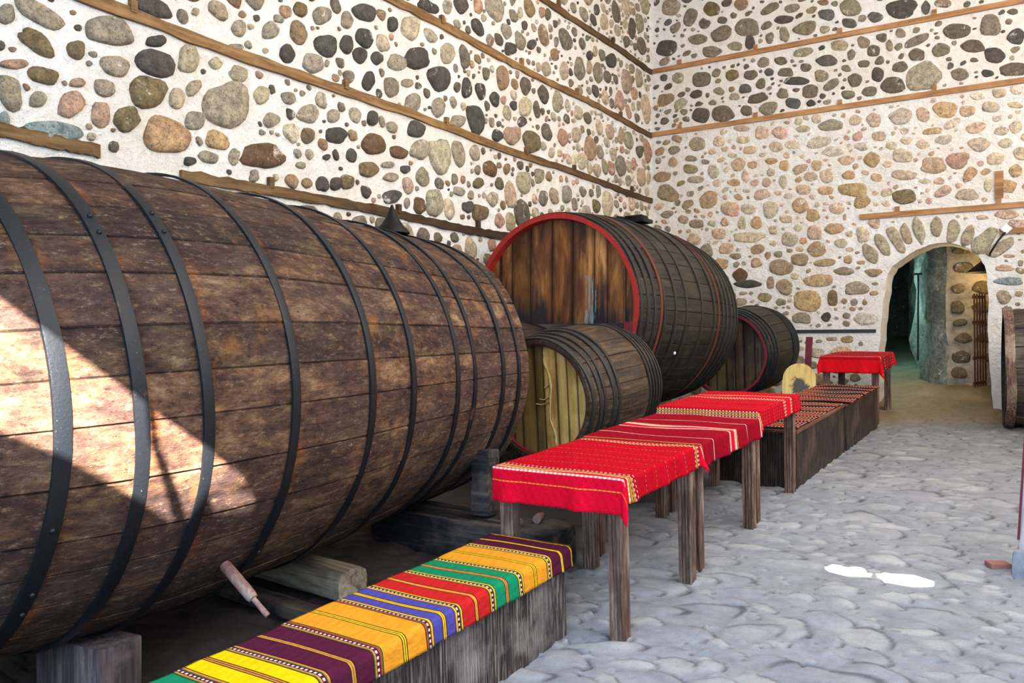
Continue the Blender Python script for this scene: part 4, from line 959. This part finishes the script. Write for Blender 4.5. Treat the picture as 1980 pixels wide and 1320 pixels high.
cloth('rug', 'long rug striped yellow, maroon, orange, blue, red and green, on the front bench', pat, rl, .565, (-.455, .018, -1, 2.9, -.43, Y0b-.9), (-2.015, .9, floor_z(.9)), (SLOPE, 0, 0), .435, ORA,
      drop_seed=3, du=.02, dv=.0105, thick=.007, wrinkle=.0022, fringe=.004, cat='rug', flare=.006, rad=.03)
# dark rugs on the far benches
TR = (.28, .035, .015); DK = (.012, .010, .012)
pf = [(.11, DK, None), dash(.016, WHT, DK), (.05, TR, None), (.018, (.42, .14, .06), None), (.05, TR, None), dash(.016, WHT, DK), (.05, DK, None), dash(.016, WHT, DK), (.05, TR, None), dash(.016, WHT, DK)]
cloth('rug', 'black, brick-red and cream striped rug on the bench behind the third table', pf, 1.96, .70, (-.715, .015, -1, 3, -.71, .01), (-1.815, 7.30, floor_z(7.30)), (SLOPE, 0, 0), .50, TR, drop_seed=6, du=.02, dv=.016, wrinkle=.004, cat='rug', fringe=.006, flare=.006)
cloth('rug', 'black, brick-red and cream striped rug on the bench nearest the doorway table', pf, 1.86, .74, (-.73, .015, -1, 3, -.70, .01), (-1.80, 9.33, floor_z(9.33)), (SLOPE, 0, 0), .50, TR, drop_seed=7, du=.02, dv=.016, wrinkle=.005, cat='rug', fringe=.006, flare=.006)

# ------------------------------------------------------------------ things at the far end
# round-topped board with a burnt blot, leaning by the bench
def disc_board():
    bm = bmesh.new(); pts = []; w = .205; hh = .40
    for k in range(25): t = PI*k/24; pts.append((w*math.cos(t), .30+w*1.0*math.sin(t)))
    pts += [(-w*1.02, 0), (w*1.02, 0)]
    f = bm.faces.new([bm.verts.new((x, 0, z)) for x, z in pts]); r_ = bmesh.ops.extrude_face_region(bm, geom=[f])
    bmesh.ops.translate(bm, vec=(0, .035, 0), verts=[v_ for v_ in r_['geom'] if isinstance(v_, bmesh.types.BMVert)]); bmesh.ops.recalc_face_normals(bm, faces=bm.faces)
    m, nt, b = new_mat('scorched_yellow_board'); v_ = coords(nt); n = noise(nt, v_, 9, 6, .7, .3); n2 = noise(nt, coords(nt, (1, 1, .15)), 18, 5, .6)
    sx_ = N(nt, 'ShaderNodeSeparateXYZ'); nt.links.new(v_, sx_.inputs[0])
    dx = math_(nt, 'MULTIPLY', sx_.outputs[0], 7.0); dz = math_(nt, 'MULTIPLY', math_(nt, 'SUBTRACT', sx_.outputs[2], .20), 7.5)
    d2 = math_(nt, 'ADD', math_(nt, 'MULTIPLY', dx, dx), math_(nt, 'MULTIPLY', dz, dz)); blot = math_(nt, 'ADD', d2, math_(nt, 'MULTIPLY', math_(nt, 'SUBTRACT', n, .5), 3.2))
    c = ramp(nt, n2, [(.3, (.46, .16, .06)), (.5, (.62, .44, .14)), (.7, (.72, .56, .22))])
    c = mix(nt, ramp(nt, blot, [(.45, (.95,)*3), (.8, (0,)*3)]), c, (.045, .05, .05)); nt.links.new(c, b.inputs['Base Color']); b.inputs['Roughness'].default_value = .6
    o = obj('leaning_board', bm, m, smooth=False); return o
p = on_floor(1556, 775)
o = disc_board(); o.location = (-2.715, 11.0, floor_z(11.0)+.30); o.rotation_euler = (-.18, 0, math.radians(8)); tag(o, 'round-topped yellow board with a black scorched blot, leaning beyond the bench', 'board')
timber('support_block', 'pile timber beneath the round-topped yellow board', 'block', (-2.80, 11.02, floor_z(11)+.135), (.50, .34, .31), mat='sleeper', seed=31)
timber('support_block', 'pale small wooden block beside the round-topped yellow board', 'block', (-2.98, 11.0, floor_z(11)+.318), (.12, .2, .05), mat='log', seed=32, cuts=2)
bm = bmesh.new(); box(bm, (0, 0, .55), (.085, .05, 1.10), bevel=.006)
o = obj('wooden_post', bm, M['dark_red'], smooth=False); o.location = (-2.87, 12.0, floor_z(12.0)); o.rotation_euler = (0, .05, 0); tag(o, 'dark red wooden post rising behind the table beside the doorway', 'post')
bm = bmesh.new(); box(bm, (0, 0, .2), (.15, .12, .44), bevel=.01); roughen(bm, .006, 9)
o = obj('stone_block', bm, M['slate'], smooth=False); o.location = (-2.50, 12.15, floor_z(12.2)); tag(o, 'blue-grey stone block standing under the table beside the doorway', 'block')

# funnels on top of the casks
def funnel(name, label, loc, R, Hh, seed, tilt=(0, 0, 0), cat='funnel', up=True):
    bm = bmesh.new(); n = 24; prof = [(1, 0), (.99, .06), (.62, .30), (.36, .55), (.20, .78), (.05, 1.0)]; rr = []
    for k, z in prof: rr.append([bm.verts.new((R*k*math.cos(2*PI*i/n), R*k*math.sin(2*PI*i/n), Hh*z)) for i in range(n)])
    for a, b in zip(rr[:-1], rr[1:]):
        for i in range(n): bm.faces.new((a[i], a[(i+1) % n], b[(i+1) % n], b[i]))
    bm.faces.new(rr[-1]); bm.faces.new(rr[0][::-1]); o = obj(name, bm, M['black'], auto=40); o.location = loc; o.rotation_euler = tilt
    return tag(o, label, cat)
def vat_top(X, Y):
    Mi = VAT_M.inverted(); z = 2.6
    while z > 1:
        p_ = Mi @ Vector((X, Y, z))
        if vat_rad(p_) < VAT_R(p_.y)+.012: return z
        z -= .004
    return z
# at (755,395)-(760,450): on the back of the vat
fy = 4.35; fx = ray(758, 430).x/ray(758, 430).y*fy; fa = on_y(757, 395, fy)
funnel('tin_funnel', 'black cone-shaped tin funnel standing upside down on the giant vat', (fx, fy, vat_top(fx, fy)-.004), .125, fa.z-vat_top(fx, fy), 1)
bm = bmesh.new(); rr = random.Random(8)
box(bm, (0, 0, .03), (.34, .26, .05), bevel=.01); box(bm, (.03, -.02, .07), (.22, .20, .05), bevel=.015)
for k in range(5): box(bm, (rr.uniform(-.17, .12), rr.uniform(-.12, .12), rr.uniform(.05, .11)), (.16, .05, .03), Matrix.Rotation(rr.uniform(0, 3), 3, 'Z') @ Matrix.Rotation(rr.uniform(-.5, .5), 3, 'X'))
yy = 8.95; xx = ray(1228, 428).x/ray(1228, 428).y*yy; s2 = yy-7.6
zt = 1.786-.0122*s2+math.sqrt(max(0, (R2(s2))**2-(xx+4.45-.042*s2)**2))
roughen(bm, .012, 9); o = obj('cask_hatch', bm, M['black'], smooth=True, auto=35); o.location = (xx, yy, zt-.015); tag(o, 'crumpled black lid lying on top of the large red-rimmed cask', 'lid')

# lamp over the doorway: white socket box, cable, tin shade
lr = empty('wall_lamp', (pb(1946, 443)[0], YB-.03, pb(1946, 443)[1])); tag(lr, 'tin-shaded lamp on a black cable hanging in the arched doorway', 'lamp')
bm = bmesh.new(); box(bm, (0, -.01, 0), (.105, .05, .105), Matrix.Rotation(PI/4, 3, 'Y'), bevel=.01); obj('socket_box', bm, M['white'], lr, smooth=False)
e1 = on_y(1903, 499, YB+.36); o0 = lr.location
bm = bmesh.new(); 
for k in range(2):
    pts = [Vector((-.02+.012*k, -.04, -.05)), Vector((-.10+.012*k, -.12, -.17)), Vector((-.19+.01*k, -.06, -.32)), Vector((-.21, .25, -.42)), e1-o0+Vector((.01*k, 0, .01))]
    tube(bm, pts, .009, 6)
obj('cable', bm, M['cable'], lr)
bm = bmesh.new(); n = 24; rr = []
for R_, z in ((.02, .0), (.03, -.03), (.06, -.06), (.22, -.19), (.225, -.20), (.205, -.185), (.05, -.07)):
    rr.append([bm.verts.new((R_*math.cos(2*PI*i/n), R_*math.sin(2*PI*i/n), z)) for i in range(n)])
for a, b in zip(rr[:-1], rr[1:]):
    for i in range(n): bm.faces.new((a[i], a[(i+1) % n], b[(i+1) % n], b[i]))
o = obj('lamp_shade', bm, M['black'], lr, auto=40); o.location = e1-o0

# iron grille standing in the doorway
gr = empty('iron_grille', (-.80, YB+.55, floor_z(YB)+.34), (0, math.radians(-1.5), math.radians(74))); tag(gr, 'narrow rusty iron grille leaning in the right side of the arched doorway', 'gate')
for k in range(5):
    bm = bmesh.new(); box(bm, (-.20+.10*k, 0, .67), (.03, .014, 1.32)); obj('bar', bm, M['rust'], gr, smooth=False)
for z in (.06, .42, .92, 1.28):
    bm = bmesh.new(); box(bm, (0, .012, z), (.46, .012, .045)); obj('crosspiece', bm, M['rust'], gr, smooth=False)

# timber post on a stone foot at the right edge
px_ = on_floor(1968, 1112)
pr = empty('roof_post', (px_.x+.085, px_.y+.08, floor_z(px_.y)), (0, math.radians(3.2), math.radians(-8))); tag(pr, 'whitewashed timber post cut off by the right edge of the picture', 'post')
bm = bmesh.new(); box(bm, (0, 0, 4.1), (.16, .16, 8.0), bevel=.01); M['post'] = mat_wood('whitewashed_post', [(.25, .14, .12), (.60, .56, .58), (.80, .78, .80)], 'Z', 1, .8, .4); obj('shaft', bm, M['post'], pr, smooth=False)
bm = bmesh.new(); box(bm, (.03, 0, .045), (.26, .26, .20), bevel=.02); roughen(bm, .008, 7); obj('stone_foot', bm, M['slate'], pr, smooth=True, auto=35)
bm = bmesh.new(); box(bm, (-.083, -.01, 4.0), (.012, .15, 7.6)); obj('corner_strip', bm, M['dark_red'], pr, smooth=False)
bm = bmesh.new(); p = on_floor(1930, 1096); box(bm, (p.x, p.y, floor_z(p.y)+.005), (.12, .09, .05), Matrix.Rotation(.5, 3, 'Z'), bevel=.008)
M['brick'] = mat_plain('broken_brick', (.38, .16, .13), .85, .4); o = obj('brick', bm, M['brick'], smooth=False); tag(o, 'broken red brick set in the floor beside the post foot', 'brick')

# ------------------------------------------------------------------ the passage behind the arch
M['rock'] = mat_stone('damp_rock')
def rock_wall(name, pts, z0, z1, col, seed, lumps=.05, nz=26, step=.09, mat='rock'):
    """rough rock face standing on a plan line"""
    from mathutils import noise as nz_
    V = []; C = []; F_ = []; line = []
    for (a, b) in zip(pts[:-1], pts[1:]):
        a, b = Vector((*a, 0)), Vector((*b, 0)); n = max(2, int((b-a).length/step))
        for k in range(n): line.append(a.lerp(b, k/n))
    line.append(Vector((*pts[-1], 0))); nc = len(line)
    for i, p_ in enumerate(line):
        t = (line[min(i+1, nc-1)]-line[max(i-1, 0)]).normalized(); nrm = Vector((t.y, -t.x, 0))
        for k in range(nz+1):
            z = z0+(z1-z0)*k/nz; q_ = Vector((p_.x*2.2, p_.y*2.2, z*1.1)); h = lumps*(nz_.noise(q_+Vector((seed, 0, 0)))+.6*nz_.noise(q_*2.7)+.35*nz_.noise(q_*6))
            w = p_+nrm*h; V.append((w.x, w.y, z)); v_ = .8+.5*nz_.noise(q_*3); C.append((col[0]*v_, col[1]*v_, col[2]*v_, 1))
    for i in range(nc-1):
        for k in range(nz): a = i*(nz+1)+k; F_.append((a, a+nz+1, a+nz+2, a+1))
    o = mesh_np(name, V, F_, M[mat], cols=C, auto=70); tag(o, kind='structure'); return o
YP = YB+TK
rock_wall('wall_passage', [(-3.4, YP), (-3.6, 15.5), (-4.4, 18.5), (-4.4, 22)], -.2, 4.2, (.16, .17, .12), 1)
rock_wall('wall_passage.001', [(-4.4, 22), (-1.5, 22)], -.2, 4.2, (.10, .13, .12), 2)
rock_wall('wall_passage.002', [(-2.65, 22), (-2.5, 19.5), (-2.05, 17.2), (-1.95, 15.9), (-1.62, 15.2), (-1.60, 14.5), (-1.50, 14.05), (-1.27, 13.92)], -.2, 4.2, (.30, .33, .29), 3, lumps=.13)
# coursed stone return wall facing the room
st = Stones(); rr = random.Random(12); z = .5
YF = 13.95
def p3(u, v, h): return (u, YF-h, v)
while z < 3.3:
    u = -1.28+rr.uniform(0, .1); hh = rr.uniform(.055, .10)
    while u < .2:
        w = rr.uniform(.10, .26)
        if rr.random() < .85:
            uv = [(u+w+x, z-y) for x, y in blob_outline(w*.92, hh, rr.uniform(-4, 4), rr, 14)]; st.add(uv, (u+w, z), p3, .04, jitter_col((.20, .16, .09), rr, .3), rr)
        u += 2*w+rr.uniform(.02, .06)
    z += 2*hh+rr.uniform(.06, .12)
M['passage_mortar'] = M['plaster']
off = build_wall('wall_passage.003', [(-1.29, YF, .2), (.8, YF, .2), (.8, YF, 4.2), (-1.29, YF, 4.2)], [(0, 1, 2, 3)], st)
m2, nt, b = new_mat('sooty_mortar'); v_ = coords(nt); n_ = noise(nt, v_, 4, 6, .7); n2_ = noise(nt, v_, 22, 5, .7)
c = ramp(nt, n_, [(.32, (.20, .18, .15)), (.5, (.42, .35, .25)), (.68, (.62, .52, .38))]); nt.links.new(c, b.inputs['Base Color']); b.inputs['Roughness'].default_value = .95; bump(nt, b, n2_, .8, .03)
off.data.materials[0] = m2
mesh_np('ceiling.001', [(-5, YP, 4.0), (1, YP, 4.0), (1, 22, 4.0), (-5, 22, 4.0)], [(0, 1, 2, 3)], m2, smooth=False)['kind'] = 'structure'
mesh_np('wall_passage.004', [(.8, YP-.05, -.2), (.8, 14.2, -.2), (.8, 14.2, 4.2), (.8, YP-.05, 4.2)], [(0, 1, 2, 3)], m2, smooth=False)['kind'] = 'structure'
mesh_np('wall_passage.005', [(-3.6, YP, -.2), (arch[0][0], YP, -.2), (arch[0][0], YP, 4.2), (-3.6, YP, 4.2)], [(0, 1, 2, 3)], m2, smooth=False)['kind'] = 'structure'
# sandy floor rising into the passage
from mathutils import noise as mn
V = []; C = []; F_ = []; nx_, ny_ = 70, 110
for j in range(ny_+1):
    y = YB+.25+(22-YB)*j/ny_
    for i in range(nx_+1):
        x = -4.6+5.5*i/nx_; z = floor_z(YB)-.01+.16*math.exp(-((x+1.35)/1.3)**2)*.9+min(1, (y-YB)/1.1)*.22+max(0, y-14)*.11
        z += -.06*max(0, 1-(y-YB)/.9); z += .03*mn.noise(Vector((x*2, y*2, 0)))+.015*mn.noise(Vector((x*7, y*7, 1)))+.10*math.exp(-((x+.85)**2+(y-13.5)**2)/.06)
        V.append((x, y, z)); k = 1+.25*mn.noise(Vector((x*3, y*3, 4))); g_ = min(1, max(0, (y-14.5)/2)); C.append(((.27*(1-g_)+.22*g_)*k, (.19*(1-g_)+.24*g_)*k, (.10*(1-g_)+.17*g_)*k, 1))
for j in range(ny_):
    for i in range(nx_): a = j*(nx_+1)+i; F_.append((a, a+1, a+nx_+2, a+nx_+1))
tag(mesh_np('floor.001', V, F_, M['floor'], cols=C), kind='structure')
# iron rod against the rock
bm = bmesh.new(); tube(bm, [(0, 0, 0), (0, 0, 1.35)], .014, 8); box(bm, (0, 0, 1.36), (.11, .03, .03)); o = obj('iron_rod', bm, M['cable'], smooth=False)
pp = on_y(1782, 640, 14.3); o.location = (pp.x-.05, 14.3, 1.15); tag(o, 'thin black iron rod standing against the damp rock in the passage', 'rod')
